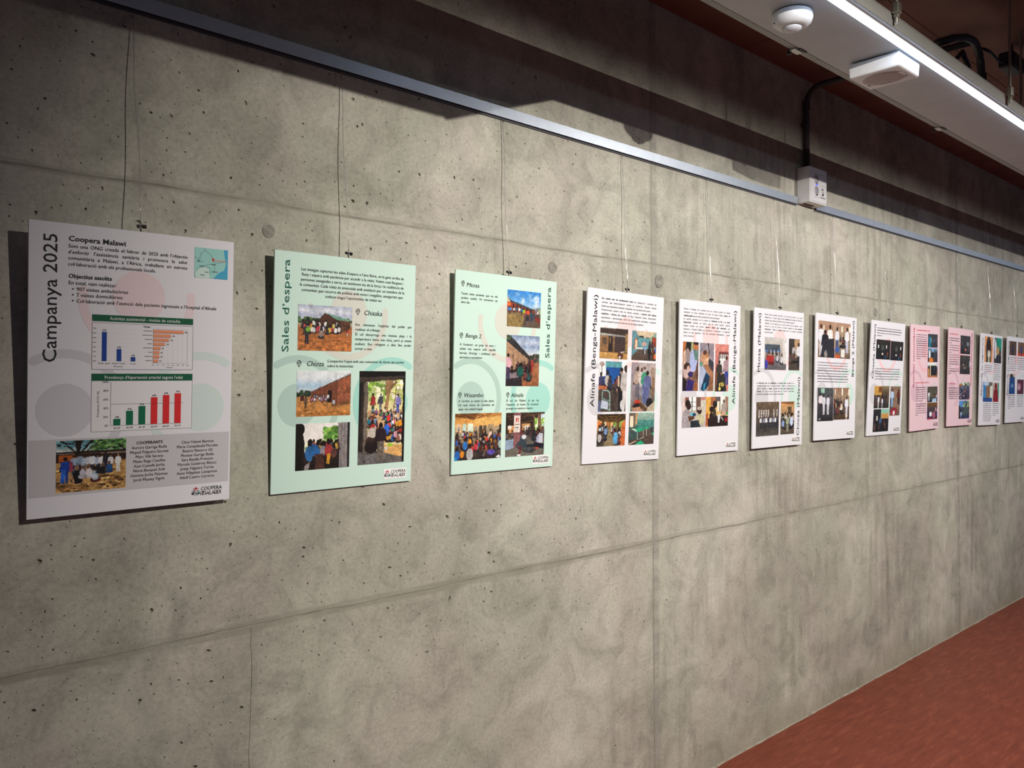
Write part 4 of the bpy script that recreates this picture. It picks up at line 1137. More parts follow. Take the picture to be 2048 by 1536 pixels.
def ph_mix(seed, top, mid, bot, cols, n=9, extra=None):
    def f(w, h):
        c = Cv(w, h)
        c.gr((0, top), (.35, mid), (.6, mid), (1, bot))
        c.cr(0, .5, 1, 1.0, n, .3, .5, cols, seed)
        if extra:
            extra(c)
        return c.out(seed)
    return f

# ------------------------------------------------------------------ lettering
WORDS = {}
def word(t, bold=False):
    k = (t, bold)
    if k in WORDS:
        return WORDS[k]
    c = bpy.data.curves.new('lettering', 'FONT')
    c.body = t
    c.size = 1.0
    c.resolution_u = 2
    c.offset = 0.016 if bold else 0.0
    o = bpy.data.objects.new('lettering', c)
    me = bpy.data.meshes.new_from_object(o)
    n = len(me.vertices)
    v = np.zeros(n * 3)
    me.vertices.foreach_get('co', v)
    v = v.reshape(n, 3)[:, :2]
    fs = [tuple(p.vertices) for p in me.polygons]
    bpy.data.objects.remove(o)
    bpy.data.curves.remove(c)
    bpy.data.meshes.remove(me)
    w = float(v[:, 0].max()) if n else 0.3
    WORDS[k] = (v, fs, w)
    return WORDS[k]
def line_words(s):
    out, bold = [], False
    for t in s.split(' '):
        b = bold
        if t.startswith('*'):
            b, bold, t = True, True, t[1:]
        if t.endswith('*'):
            bold, t = False, t[:-1]
        out.append((t, b))
    return out
SP = 0.30

class Board:
    W, H, T = 0.420, 0.594, 0.005
    def __init__(s, pose, colour, label, group=None):
        x, z, roll, et, eb = pose
        th = math.asin((et - eb) / s.H)
        R = Matrix.Rotation(-roll, 4, 'Y') @ Matrix.Rotation(th, 4, 'X')
        cen = Vector((x, -(et + eb) / 2, CZ + z))
        loc = cen - (R @ Vector((0, 0, s.H / 2)))
        s.g = empty('exhibition_poster', loc, R.to_euler())
        s.M = Matrix.Translation(loc) @ R
        tag(s.g, label, 'poster', group)
        s.col = colour
        box('board', -s.W / 2, s.W / 2, 0.0, s.T, 0.0, s.H, mat('board_' + colour.strip('#'), colour, 0.55, 0, 0.25, noise=0.012, nscale=4), s.g)
        s.z = {'mark': 0.00025, 'band': 0.0004, 'photo': 0.0006, 'chart': 0.0008, 'text': 0.0011}
    def p(s, u, v, lay='text'):
        return ((u - 210) / 1000, -s.z[lay] if isinstance(lay, str) else -lay, (594 - v) / 1000)
    def flat(s, name, pts, faces, col, lay, parent=None, label=None):
        o = mesh(name, [s.p(u, v, lay) for u, v in pts], faces, ink(col), parent or s.g)
        if label:
            o['label'] = label
        return o
    def rect(s, name, u0, v0, u1, v1, col, lay='band', parent=None, label=None):
        return s.flat(name, [(u0, v1), (u1, v1), (u1, v0), (u0, v0)], [(0, 1, 2, 3)], col, lay, parent, label)
    def frame(s, name, u0, v0, u1, v1, t, col, lay='chart', parent=None):
        P = [(u0, v0), (u1, v0), (u1, v1), (u0, v1), (u0 + t, v0 + t), (u1 - t, v0 + t), (u1 - t, v1 - t), (u0 + t, v1 - t)]
        return s.flat(name, P, [(0, 4, 5, 1), (1, 5, 6, 2), (2, 6, 7, 3), (3, 7, 4, 0)], col, lay, parent)
    def disc(s, name, u, v, r, col, lay='mark', parent=None, n=40):
        P = [(u + r * math.cos(2 * math.pi * i / n), v - r * math.sin(2 * math.pi * i / n)) for i in range(n)]
        return s.flat(name, P, [tuple(range(n))], col, lay, parent)
    def stroke(s, name, pts, w, col, lay='text', parent=None, cap=True):
        P, F = [], []
        n = len(pts)
        for i in range(n):
            a, b = pts[max(0, i - 1)], pts[min(n - 1, i + 1)]
            d = math.hypot(b[0] - a[0], b[1] - a[1]) or 1
            nx, ny = -(b[1] - a[1]) / d * w / 2, (b[0] - a[0]) / d * w / 2
            P += [(pts[i][0] + nx, pts[i][1] + ny), (pts[i][0] - nx, pts[i][1] - ny)]
        for i in range(n - 1):
            F.append((2 * i, 2 * i + 2, 2 * i + 3, 2 * i + 1))
        if cap:
            for e, q in ((0, 1), (n - 1, n - 2)):
                ang = math.atan2(pts[e][1] - pts[q][1], pts[e][0] - pts[q][0])
                k = len(P)
                for j in range(9):
                    a = ang - math.pi / 2 + math.pi * j / 8
                    P.append((pts[e][0] + w / 2 * math.cos(a), pts[e][1] + w / 2 * math.sin(a)))
                F.append(tuple(range(k, k + 9)))
        return P, F
    def motif(s, red='#f2d3d4', grey='#d3d2d7', mint='#d3e7e0', skip=()):
        def arc(cx, cy, r, a0, a1, col, nm):
            pts = [(cx + r * math.cos(math.radians(a0 + (a1 - a0) * i / 48)), cy - r * math.sin(math.radians(a0 + (a1 - a0) * i / 48))) for i in range(49)]
            P, F = s.stroke('', pts, 18, col)
            s.flat(nm, P, F, col, 'mark')
        s.disc('backdrop_dot', 211, 139, 55, red)
        arc(211, 143, 112, 174, 366, red, 'backdrop_arc')
        s.disc('backdrop_dot', 68, 377, 54, grey)
        arc(68, 374, 112, 121, -56, grey, 'backdrop_arc')
        s.disc('backdrop_dot', 349, 378, 54, mint)
        arc(349, 374, 112, 59, 236, mint, 'backdrop_arc')
    def words(s, items):
        """items: list of (verts Nx2 in uv mm, faces)"""
        V, F, k = [], [], 0
        for v, fs in items:
            V.append(v)
            F += [tuple(i + k for i in f) for f in fs]
            k += len(v)
        return np.concatenate(V), F
    def _emit(s, name, items, col, parent=None, lay='text', label=None):
        V, F = s.words(items)
        return s.flat(name, [tuple(q) for q in V], F, col, lay, parent, label)
    def para(s, name, u0, u1, v0, dv, size, lines, col='#1b1a20', mode='just', parent=None, kmax=1.02, italic=0.0, last=True):
        nat = []
        for t in lines:
            ws = line_words(t)
            nat.append(size * (sum(word(q, b)[2] for q, b in ws) + SP * (len(ws) - 1)))
        k = min(kmax, (u1 - u0) / max(nat)) if mode != 'fit' else 1.0
        items = []
        for i, t in enumerate(lines):
            ws = line_words(t)
            wn = [size * k * word(q, b)[2] for q, b in ws]
            gap = size * k * SP
            tot = sum(wn) + gap * (len(ws) - 1)
            u = u0
            if mode == 'just' and (i < len(lines) - 1 or not last) and len(ws) > 1 and not t.endswith('~'):
                gap = (u1 - u0 - sum(wn)) / (len(ws) - 1)
            elif mode == 'centre':
                u = (u0 + u1) / 2 - tot / 2
            for (q, b), wq in zip(ws, wn):
                v, f, w = word(q.rstrip('~'), b)
                if len(v):
                    x = u + v[:, 0] * size * k + v[:, 1] * size * italic
                    y = v0 + dv * i - v[:, 1] * size
                    items.append((np.stack([x, y], 1), f))
                u += wq + gap
        return s._emit(name, items, col, parent)
    def label(s, name, u0, v, u1, size, t, col='#1b1a20', bold=False, italic=0.0, parent=None, lay='text', align='l'):
        v_, f, w = word(t, bold)
        k = (u1 - u0) / w if u1 is not None else size * 0.97
        if align == 'c' and u1 is None:
            u0 = u0 - w * k / 2
        if align == 'r' and u1 is None:
            u0 = u0 - w * k
        q = np.stack([u0 + v_[:, 0] * k + v_[:, 1] * size * italic, v - v_[:, 1] * size], 1)
        return s._emit(name, [(q, f)], col, parent, lay)
    def vert(s, name, u, v_bot, v_top, size, t, col='#1b1a20', bold=False, parent=None):
        v_, f, w = word(t, bold)
        k = (v_bot - v_top) / w
        q = np.stack([u - v_[:, 1] * size, v_bot - v_[:, 0] * k], 1)
        # keep winding facing the viewer
        return s._emit(name, [(q, f)], col, parent)
    def greek(s, name, u0, u1, v0, dv, n, seed, col='#4a4650', size=5.2, last=0.55, bolds=(), shorts=()):
        """print too small to read: rows of word-long strokes"""
        r = random.Random(seed)
        P, F = [], []
        def bar(a, b, c, d):
            k = len(P)
            P.extend([(a, d), (b, d), (b, c), (a, c)])
            F.append((k, k + 1, k + 2, k + 3))
        for i in range(n):
            end = u0 + (u1 - u0) * (last if i == n - 1 or i in shorts else r.uniform(.94, 1.0))
            u = u0
            h = size * (.52 if i in bolds else .37)
            while u < end - 3:
                w = min(size * r.choice((.8, 1.6, 2.4, 3.2, 4.4)), end - u)
                b = v0 + dv * i
                bar(u, u + w, b - h, b)
                for _ in range(max(1, int(w / size))):
                    x = r.uniform(u, u + w - .8)
                    if r.random() < .6:
                        bar(x, x + .8, b - h * 1.5, b - h + .05)
                    else:
                        bar(x, x + .8, b - .05, b + h * .45)
                u += w + size * .42
        return s.flat(name, P, F, col, 'text')
    def pin(s, u, v, sz, col='#20242a'):
        # map pin: outlined drop with a small ring in it
        P, F = [], []
        n = 24
        def drop(k):
            q = []
            for i in range(n):
                a = math.radians(-50 + 280 * i / (n - 1))
                q.append((u + k * .33 * sz * math.cos(a), v - .62 * sz - k * .33 * sz * math.sin(a)))
            q.append((u, v - (1 - k) * sz * .55))
            return q
        A, B = drop(1.0), drop(.76)
        m = n + 1
        P = A + B
        for i in range(m):
            j = (i + 1) % m
            F.append((i, j, m + j, m + i))
        k = len(P)
        for rr in (.15, .085):
            P += [(u + rr * sz * math.cos(2 * math.pi * i / 16), v - .62 * sz + rr * sz * math.sin(2 * math.pi * i / 16)) for i in range(16)]
        for i in range(16):
            j = (i + 1) % 16
            F.append((k + i, k + j, k + 16 + j, k + 16 + i))
        return s.flat('map_pin', P, F, col, 'text')
    def photo(s, u0, v0, u1, v1, fn, res, label):
        w, h = max(8, int((u1 - u0) / res)), max(8, int((v1 - v0) / res))
        a = fn(w, h)
        hh, ww = a.shape[:2]
        us = np.linspace(u0, u1, ww)
        vs = np.linspace(v0, v1, hh)
        U, V = np.meshgrid(us, vs)
        co = np.stack([(U - 210) / 1000, np.full_like(U, -s.z['photo']), (594 - V) / 1000], 2).reshape(-1, 3)
        idx = np.arange(hh * ww).reshape(hh, ww)
        q = np.stack([idx[1:, :-1], idx[1:, 1:], idx[:-1, 1:], idx[:-1, :-1]], 2).reshape(-1, 4)
        me = bpy.data.meshes.new('photo_print')
        me.vertices.add(len(co))
        me.vertices.foreach_set('co', co.astype(np.float32).ravel())
        me.loops.add(q.size)
        me.loops.foreach_set('vertex_index', q.astype(np.int32).ravel())
        me.polygons.add(len(q))
        me.polygons.foreach_set('loop_start', np.arange(0, q.size, 4, dtype=np.int32))
        me.update(calc_edges=True)
        at = me.color_attributes.new('print', 'FLOAT_COLOR', 'POINT')
        rgba = np.ones((len(co), 4), np.float32)
        rgba[:, :3] = a.reshape(-1, 3)
        at.data.foreach_set('color', rgba.ravel())
        o = link('photo_print', me, photo_mat(), s.g)
        if label:
            o['label'] = label
        return o
    def logo(s, box_=True, u=331.5, v=559.5, small=False):
        lg = None
        if box_:
            lg = s.rect('logo', 329.5, 556, 404, 583, '#f6f4f4', 'band')
        k = 18.2 / 387
        def T(a, b):
            return (u + (a - 14) * k, v + (b - 84) * k)
        parent = lg if lg is not None else s.g
        root = lg
        def arc(cx_, cy_, r, a0, a1, col):
            pts = [T(cx_ + r * math.cos(math.radians(a0 + (a1 - a0) * i / 20)), cy_ - r * math.sin(math.radians(a0 + (a1 - a0) * i / 20))) for i in range(21)]
            P, F = s.stroke('', pts, 24 * k, col)
            s.flat('logo_arc', P, F, col, 'text', root)
        for (cx_, cy_, a0, a1, col) in ((211, 139, 180, 360, '#b8383c'), (68, 377, 115, -56, '#17151c'), (349, 378, 65, 236, '#0f5a48')):
            c = T(cx_, cy_)
            s.disc('logo_dot', c[0], c[1], 58 * k, col, 'text', root, 20)
            arc(cx_, cy_ + 2, 112, a0, a1, col)
        s.label('logo_lettering', u + 20.5, v + 8.2, u + 70, 12.0, 'COOPERA', '#1c1b20', parent=root)
        # second row drawn as strokes: looped m, a l a, looped w, i
        y0, y1 = v + 18.6, v + 10.4
        x = u + 20.8
        S = []
        def arcpts(cx_, cy_, rx, ry, a0, a1, n=10):
            return [(cx_ + rx * math.cos(math.radians(a0 + (a1 - a0) * i / n)), cy_ - ry * math.sin(math.radians(a0 + (a1 - a0) * i / n))) for i in range(n + 1)]
        h = y0 - y1
        S.append([(x, y0)] + arcpts(x + 3.0, y1 + 3.0, 3.0, 3.0, 180, 20) + arcpts(x + 5.0, y0 - 2.2, 1.5, 2.2, 60, -240) + arcpts(x + 7.6, y1 + 3.0, 2.9, 3.0, 160, 0) + [(x + 10.5, y0)])
        a = x + 13
        S += [[(a, y0), (a + 3, y1), (a + 6, y0)], [(a + 1.2, y0 - 2.6), (a + 4.8, y0 - 2.6)]]
        l = a + 8
        S += [[(l, y1), (l, y0), (l + 4, y0)]]
        a = l + 5
        S += [[(a, y0), (a + 3, y1), (a + 6, y0)], [(a + 1.2, y0 - 2.6), (a + 4.8, y0 - 2.6)]]
        w = a + 7
        S.append([(w, y1)] + arcpts(w + 2.8, y0 - 3.0, 2.8, 3.0, 180, 340) + arcpts(w + 5.2, y1 + 2.2, 1.5, 2.2, -60, 240) + arcpts(w + 7.8, y0 - 3.0, 2.8, 3.0, 200, 360) + [(w + 10.6, y1)])
        S.append([(w + 13.2, y1), (w + 13.2, y0)])
        items = []
        for q in S:
            P, F = s.stroke('', q, 1.25, '')
            items.append((np.array(P), F))
        s._emit('logo_lettering', items, '#1c1b20', root)

POSE = [(0.6499, 0.0415, 0.0064, 0.0600, 0.0220), (1.1820, 0.0420, 0.0035, 0.0392, 0.0085), (1.7490, 0.0467, -0.0050, 0.0300, 0.0080),
        (2.3150, 0.0380, -0.0156, 0.0310, 0.0080), (2.8430, 0.0384, -0.0003, 0.0283, 0.0113), (3.3609, 0.0383, -0.0022, 0.0345, 0.0190),
        (3.9006, 0.0462, -0.0100, 0.0308, 0.0178), (4.4680, 0.0433, -0.0053, 0.0416, 0.0098), (4.9884, 0.0503, 0.0122, 0.0317, 0.0176),
        (5.5388, 0.0557, -0.0065, 0.0340, 0.0186), (6.0820, 0.0418, -0.0175, 0.0347, 0.0194), (6.6050, 0.0430, -0.0080, 0.0350, 0.0180)]
WHITE, MINT, PINK = '#e8e7ee', '#cfeadf', '#ecccd5'
BOARDS = []
INK = '#17161c'

# ---- board 1
def board1():
    b = Board(POSE[0], WHITE, 'white poster with blue, orange and red bar charts and a group photo')
    b.motif('#ecd8dc', '#d3d2d9', '#d6e4e1')
    b.vert('title', 51, 281, 24, 36.5, 'Campanya 2025')
    b.label('heading', 71.5, 34, 182, 14.5, 'Coopera Malawi', INK, True)
    b.para('body_text', 71, 313, 47.5, 12.1, 10.2, ["Som una ONG creada el febrer de 2025 amb l’objectiu", "d’enfortir l’assistència sanitària i promoure la salut", "comunitària a Malawi, a l’Àfrica, treballant en estreta", "col·laboració amb els professionals locals."])
    b.label('heading', 72, 108.5, 155, 12.0, 'Objectius assolits', INK, True)
    b.label('body_text', 72, 121.5, 165, 10.4, 'En total, vam realitzar:')
    b.label('list_item', 87, 133.8, 188, 10.4, '907 visites ambulatòries')
    b.label('list_item', 87, 145.6, 178, 10.4, '7 visites domiciliàries:')
    b.label('list_item', 87, 157.8, 381, 10.4, 'Col·laboració amb l’atenció dels pacients ingressats a l’hospital d’Alinafe')
    for v in (130.4, 142.2, 154.2):
        b.disc('bullet', 80.5, v, 1.5, INK, 'text', None, 14)
    # map
    mp = b.rect('map', 329, 20, 406, 87, '#9fd6cf', 'photo')
    b.flat('map_sea', [(396, 20), (406, 20), (406, 87), (372, 87), (384, 74), (398, 66), (402, 50), (398, 36)], [tuple(range(8))[::-1]], '#45a9cf', .00070, mp)
    b.flat('map_land', [(329, 74), (340, 66), (352, 62), (362, 66), (364, 87), (334, 87)], [tuple(range(6))[::-1]], '#cfe6df', .00070, mp)
    it = []
    for q in ([(350, 20), (356, 28), (366, 34), (372, 46)], [(352, 27), (343, 32), (341, 44), (336, 50)], [(329, 42), (336, 44), (340, 50), (349, 50)], [(372, 48), (378, 52), (390, 49), (400, 46)], [(329, 78), (338, 66), (352, 60), (364, 64), (365, 78)], [(348, 62), (360, 56), (372, 54), (376, 64), (372, 74)]):
        P, F = b.stroke('', q, .7, '')
        it.append((np.array(P), F))
    b._emit('map_border', it, '#46636a', mp, .00080)
    for (x0, x1, y) in ((334, 342, 51), (340, 351, 61), (342, 352, 81), (353, 361, 74), (369, 382, 72), (368, 378, 55.5)):
        b.rect('map_name', x0, y - 1.1, x1, y + .5, '#31454a', .00080, mp)
    for y in (44, 47):
        b.rect('map_name', 375, y, 402, y + 1.2, '#d88f8f', .00080, mp)
    b.flat('map_marker', [(371.5 + 2.7 * math.cos(a), 44 - 2.7 * math.sin(a)) for a in [math.radians(-20 + 220 * i / 12) for i in range(13)]] + [(371.5, 50)], [tuple(range(14))], '#d2202c', .00090, mp)
    # first chart
    b.rect('chart_title_band', 117.5, 180, 328, 193.5, '#0a5a3c', 'chart')
    b.label('chart_title', 152, 190, 299, 9.6, 'Activitat assistencial - motius de consulta', '#f2f5f2')
    ch = b.rect('chart', 117.5, 196.5, 328.5, 294, '#e9e7ec', 'band')
    b.frame('chart_frame', 117.5, 196.5, 328.5, 294, .7, '#77757d', 'chart', ch)
    for i in range(8):
        v = 276.3 - 9.65 * i
        b.label('axis_figure', 119.5, v + 1, 125.5, 3.6, '%d%%' % (10 * i), '#55535b', parent=ch)
        b.rect('grid_line', 127, v - .2, 214, v + .1, '#d9d7dd', 'photo', ch)
    for (u, t, n, nm) in ((137, 215.5, '61%', 'Malalties agudes'), (166.5, 250.5, '27%', 'Malalties cròniques'), (195, 267, '12%', 'Cirurgia')):
        b.rect('bar', u, t, u + 9.3, 276.2, '#123f97', 'text', ch, 'dark blue bar')
        b.label('bar_figure', u + 4.6, t - 2, None, 4.6, n, '#3f3d48', True, parent=ch, align='c')
        b.label('bar_name', u + 4.6, 282, None, 3.7, nm, '#4d4b55', parent=ch, align='c')
    b.rect('legend_key', 161.5, 286, 163.5, 288, '#1a2a55', 'text', ch)
    b.label('legend_text', 165, 288.6, 179, 4.0, '% pacients', '#55535b', parent=ch)
    b.label('chart_heading', 221, 203, 235, 4.8, 'Patologies', '#3c3a42', True, parent=ch)
    b.frame('chart_frame', 241, 205.5, 316, 279.5, .5, '#a09ea6', 'chart', ch)
    for i in range(1, 8):
        b.rect('grid_line', 241 + 10.7 * i, 206, 241.3 + 10.7 * i, 279, '#d3d1d8', 'photo', ch)
    for i, (w, n) in enumerate(((65.5, '30%'), (38, '17%'), (33.5, '15%'), (25, '11%'), (15.8, '7%'), (13.5, '6%'), (13.5, '6%'), (11, '5%'))):
        v = 207.3 + 9.12 * i
        b.rect('bar', 241.5, v, 241.5 + w, v + 6.4, '#ef9a74', 'text', ch, 'orange bar')
        b.rect('bar_edge', 241.5, v + 6.4, 241.5 + w, v + 7.0, '#8a5f52', 'text', ch)
        b.label('bar_figure', 243.8 + w, v + 4.9, None, 4.0, n, '#4a4852', True, parent=ch)
        P = (18, 20, 15.5, 10, 18.5, 8, 16, 13)[i]
        b.rect('bar_name', 239 - P, v + 2.2, 239, v + 3.6, '#8d8b93', 'text', ch)
    for i in range(8):
        b.label('axis_figure', 239.5 + 10.7 * i, 284.5, None, 3.2, '%d%%' % (5 * i), '#66646c', parent=ch)
    b.label('legend_text', 270, 289.6, 284, 3.8, '% pacients', '#66646c', parent=ch)
    # second chart
    b.rect('chart_title_band', 117.5, 302.5, 328.5, 317.2, '#0a5a3c', 'chart')
    b.label('chart_title', 142.5, 313.6, 307, 9.8, 'Prevalença d’hipertensió arterial segons l’edat', '#f2f5f2')
    ch = b.rect('chart', 117.5, 317.2, 328.5, 424, '#eceaed', 'band')
    b.frame('chart_frame', 117.5, 317.2, 328.5, 424, .6, '#8a888f', 'chart', ch)
    for i in range(6):
        b.label('axis_figure', 151, 414 - 18.4 * i, None, 6.3, '%d%%' % (20 * i), '#66646c', parent=ch, align='r')
    b.rect('axis_line', 155.5, 320, 156.1, 412.3, '#8f8d95', 'text', ch)
    b.rect('axis_line', 155.5, 411.8, 306, 412.4, '#8f8d95', 'text', ch)
    b.rect('threshold_line', 155.5, 366.5, 308, 367.1, '#85838b', 'text', ch)
    b.vert('axis_title', 132.5, 393, 339, 5.6, 'Prevalença d’HTA (%)', '#66646c', parent=ch)
    for i, (t, n, nm) in enumerate(((398, '14%', '20-29'), (381.5, '31%', '30-39'), (372, '41%', '40-49'), (353.5, '62%', '50-59'), (349, '67%', '60-69'), (345.6, '77%', '70-79'))):
        u = 161.5 + 25.6 * i
        b.rect('bar', u, t, u + 14, 411.9, '#0d6a48' if i < 3 else '#de2b2f', 'text', ch, 'green bar' if i < 3 else 'red bar')
        b.label('bar_figure', u + 7, t - 2.0, None, 5.2, n, '#2a2830', True, parent=ch, align='c')
        b.label('bar_name', u + 7, 419.6, None, 6.2, nm, '#66646c', parent=ch, align='c')
    # names
    b.rect('grey_band', 3, 436, 416.5, 551.5, '#cbc8cd', 'band')
    b.photo(52, 440, 188, 546, ph_team, .95, 'group photo of people under a tree')
    b.label('heading', 237, 454.6, None, 8.9, 'COOPERANTS', INK, True, align='c')
    for i, t in enumerate(('Aurora Garriga Badia', 'Miquel Falguera Sacrest', 'Marc Vilà Serena', 'Maite Raga Casellas', 'Xavi Castells Jorba', 'Núria Busquet Solé', 'Gemma Jorba Palomas', 'Jordi Massey Figols')):
        b.label('printed_name', 237, 464.8 + 10.0 * i, None, 8.9, t, INK, align='c')
    for i, t in enumerate(('Clara Valentí Bertran', 'Maria Campabadal Morales', 'Beatriz Navarro Gil', 'Montse Garriga Badia', 'Sara Batalla Preixens', 'Marcela Gutiérrez Blanco', 'Josep Falguera Torras', 'Anna Villaplana Casaponsa', 'Adolf Castro Carreras')):
        b.label('printed_name', 343, 458.4 + 9.95 * i, None, 8.9, t, INK, align='c')
    b.logo(False)
    BOARDS.append(b)
board1()

# ---- board 2
def board2():
    b = Board(POSE[1], MINT, 'mint green poster with three small photos and one tall doorway photo')
    b.motif('#d8d9cf', '#b6d2c8', '#a8ddd2')
    b.vert('title', 40, 247, 20, 25.5, 'Sales d’espera', '#0d5c4a')
    b.para('body_text', 66, 385, 43.2, 12.7, 10.4, ["Les imatges capturen les sales d’espera a l’aire lliure, on la gent arriba de", "lluny i espera amb paciència per accedir a la visita. Veiem cues llargues i", "persones assegudes a terra, un testimoni viu de la força i la resiliència de", "la comunitat. Cada visita és anunciada amb antelació per un membre de la", "comunitat que recorre els poblats amb moto i megàfon, assegurant que", "tothom tingui l’oportunitat de visitar-se."], mode='centre')
    b.photo(65, 127, 220, 241, ph_church, 1.0, 'photo of a crowd beside a brown church')
    b.pin(237, 146, 18.5)
    b.label('place_name', 255, 144, 312, 18, 'Chisaka', INK, italic=.2)
    b.para('body_text', 230, 411, 173, 12.5, 9.6, ["Ens ofereixen l’església del poble per", "realitzar el cribatge.~", "El cel descarrega una intensa pluja i la", "temperatura baixa una mica, però ja estem", "acabant. Ens refugiem a dins fins poder", "tornar a casa."])
    b.pin(70, 283, 18.5)
    b.label('place_name', 90, 279.5, 139, 18, 'Chioza', INK, italic=.2)
    b.para('body_text', 149, 402, 269.5, 12.2, 9.8, ["Compartim l’espai amb una comunitat de dones que parlen", "sobre la maternitat"], mode='left')
    b.photo(64.5, 291, 220, 406, ph_barn, 1.0, 'photo of a long brick building on sandy ground')
    b.photo(64.5, 424, 220, 541, ph_queue, 1.0, 'photo of people queueing past a wooden post')
    b.photo(246, 291, 394, 539, ph_door, 1.0, 'tall photo through a doorway to a waiting crowd')
    b.logo()
    BOARDS.append(b)
board2()

# ---- board 3
def board3():
    b = Board(POSE[2], MINT, 'mint green poster with four photos beside four map pins')
    b.motif('#d8d9cf', '#b6d2c8', '#a8ddd2')
    b.vert('title', 393, 247, 20, 25.5, 'Sales d’espera', '#0d4a40')
    for (u, v, nm, x0, x1, tb) in ((28, 47.5, 'Mtosa', 41, 90, 46), (26, 198.5, 'Benga 2', 41, 102, 194.5), (26, 372.5, 'Wasambo', 40, 115, 369), (216, 372.5, 'Alinafe', 229, 281, 369.5)):
        b.pin(u, v, 18.5)
        b.label('place_name', x0, tb, x1, 17.5, nm, INK, italic=.2)
    b.para('body_text', 22, 164, 70, 12.5, 9.6, ["Tenim tants pacients que no els", "podem acabar. Hi tornarem un", "altre dia."])
    b.para('body_text', 21, 161, 218, 12.4, 9.6, ["A l’exterior, un grup de nens i", "adults ens espera amb aquella", "barreja d’intriga i confiança que", "aprenem a reconèixer."])
    b.para('body_text', 21, 161, 383.5, 11.9, 9.6, ["A l’arribar ja tenim la sala plena.", "Un matí intens de consultes de", "salut i de treball d’equip"])
    b.para('body_text', 210, 350, 383.5, 12.0, 9.6, ["El sol de Malawi, al sur de", "l’equador, és intens. És necessari", "protegir-se mentres s’espera."])
    b.photo(205, 41, 349, 153, ph_clinic, 1.1, 'photo of a queue outside a low red building')
    b.photo(206, 179, 348, 336, ph_alley, 1.1, 'photo of a long queue along a plastered wall')
    b.photo(10, 417, 192, 554, ph_hall, 1.1, 'photo of a packed hall with orange walls')
    b.photo(211, 418, 379, 554, ph_porch, 1.1, 'photo of people sitting on a shaded porch')
    b.logo()
    BOARDS.append(b)
board3()

# ---- board 4
def board4():
    b = Board(POSE[3], WHITE, 'white poster with six photos in a grid and a title up its left side')
    b.motif('#f4d3d4', '#d3d1d7', '#d3e7e2')
    b.vert('title', 50, 401, 22, 29, 'Alinafe (Benga-Malawi)')
    b.para('body_text', 72, 375, 33, 13.0, 9.0, ["*Ens reunim amb els professionals locals* per alinear-nos i coordinar les", "activitats que desenvoluparem durant la cooperació. Aquesta trobada", "facilita una organització adaptada i adequada a les necessitats del context.~", "Posteriorment, passem visita de manera conjunta a *pacients amb lesions", "*medul·lars i úlceres per pressió.* Al llarg d’aquestes visites, intercanviem", "experiències i aprenentatges sobre les complicacions associades a aquestes", "lesions, enriquint la pràctica clínica de tots els equips implicats."])
    for (q, fn, lb) in (((70, 129, 219, 235), ph_house, 'photo of a goat outside a house'), ((242, 130, 382, 235), ph_ward, 'photo of a blue hospital ward'), ((71, 244, 220, 418), ph_beds, 'photo of staff beside hospital beds'), ((245, 243, 384, 418), ph_nurse, 'photo of a nurse among patients'), ((70, 426, 221, 537), ph_porch2, 'photo of people waiting on a porch'), ((241, 423, 386, 537), ph_greenbed, 'photo of green examination couches')):
        b.photo(*q, fn, 1.45, lb)
    b.logo()
    BOARDS.append(b)
board4()

# ---- board 5
def board5():
    b = Board(POSE[4], WHITE, 'white poster with three tall photos above two and a title up its right side')
    b.motif('#f4d3d4', '#d3d1d7', '#cfe6de')
    b.vert('title', 389, 403, 23, 29, 'Alinafe (Benga-Malawi)')
    b.para('body_text', 25, 343, 37.5, 12.8, 9.0, ["Iniciem el cribratge de la població que ens consulta, valorant de manera", "sistemàtica les seves necessitats de salut. Al mateix temps, *atenem les", "*malalties agudes* que presenten, prioritzant els casos més urgents.~", "En paral·lel, participem en la jornada de *distribució de llet a la missió", "*Benga-Parish,* adreçada als nadons que no reben lactància materna.", "Aquesta activitat ens permet *detectar infants amb desnutrició,* que", "ingressem a l’hospital Alinafe per garantir-ne el tractament i el seguiment", "durant els dies posteriors. Tots ells evolucionen favorablement i poden", "tornar a casa seva"])
    for (q, fn, lb) in (((24, 160, 126, 348), ph_exam, 'photo of an examination with a baby'), ((135, 161, 232, 349), ph_hand, 'close photo of two hands'), ((242, 162, 338, 351), ph_window, 'photo of people before a bright window'), ((25, 372, 180, 489), ph_consult, 'photo of two people talking by a window'), ((183, 372, 341, 490), ph_table, 'photo of people around a desk')):
        b.photo(*q, fn, 1.6, lb)
    b.logo()
    BOARDS.append(b)
board5()

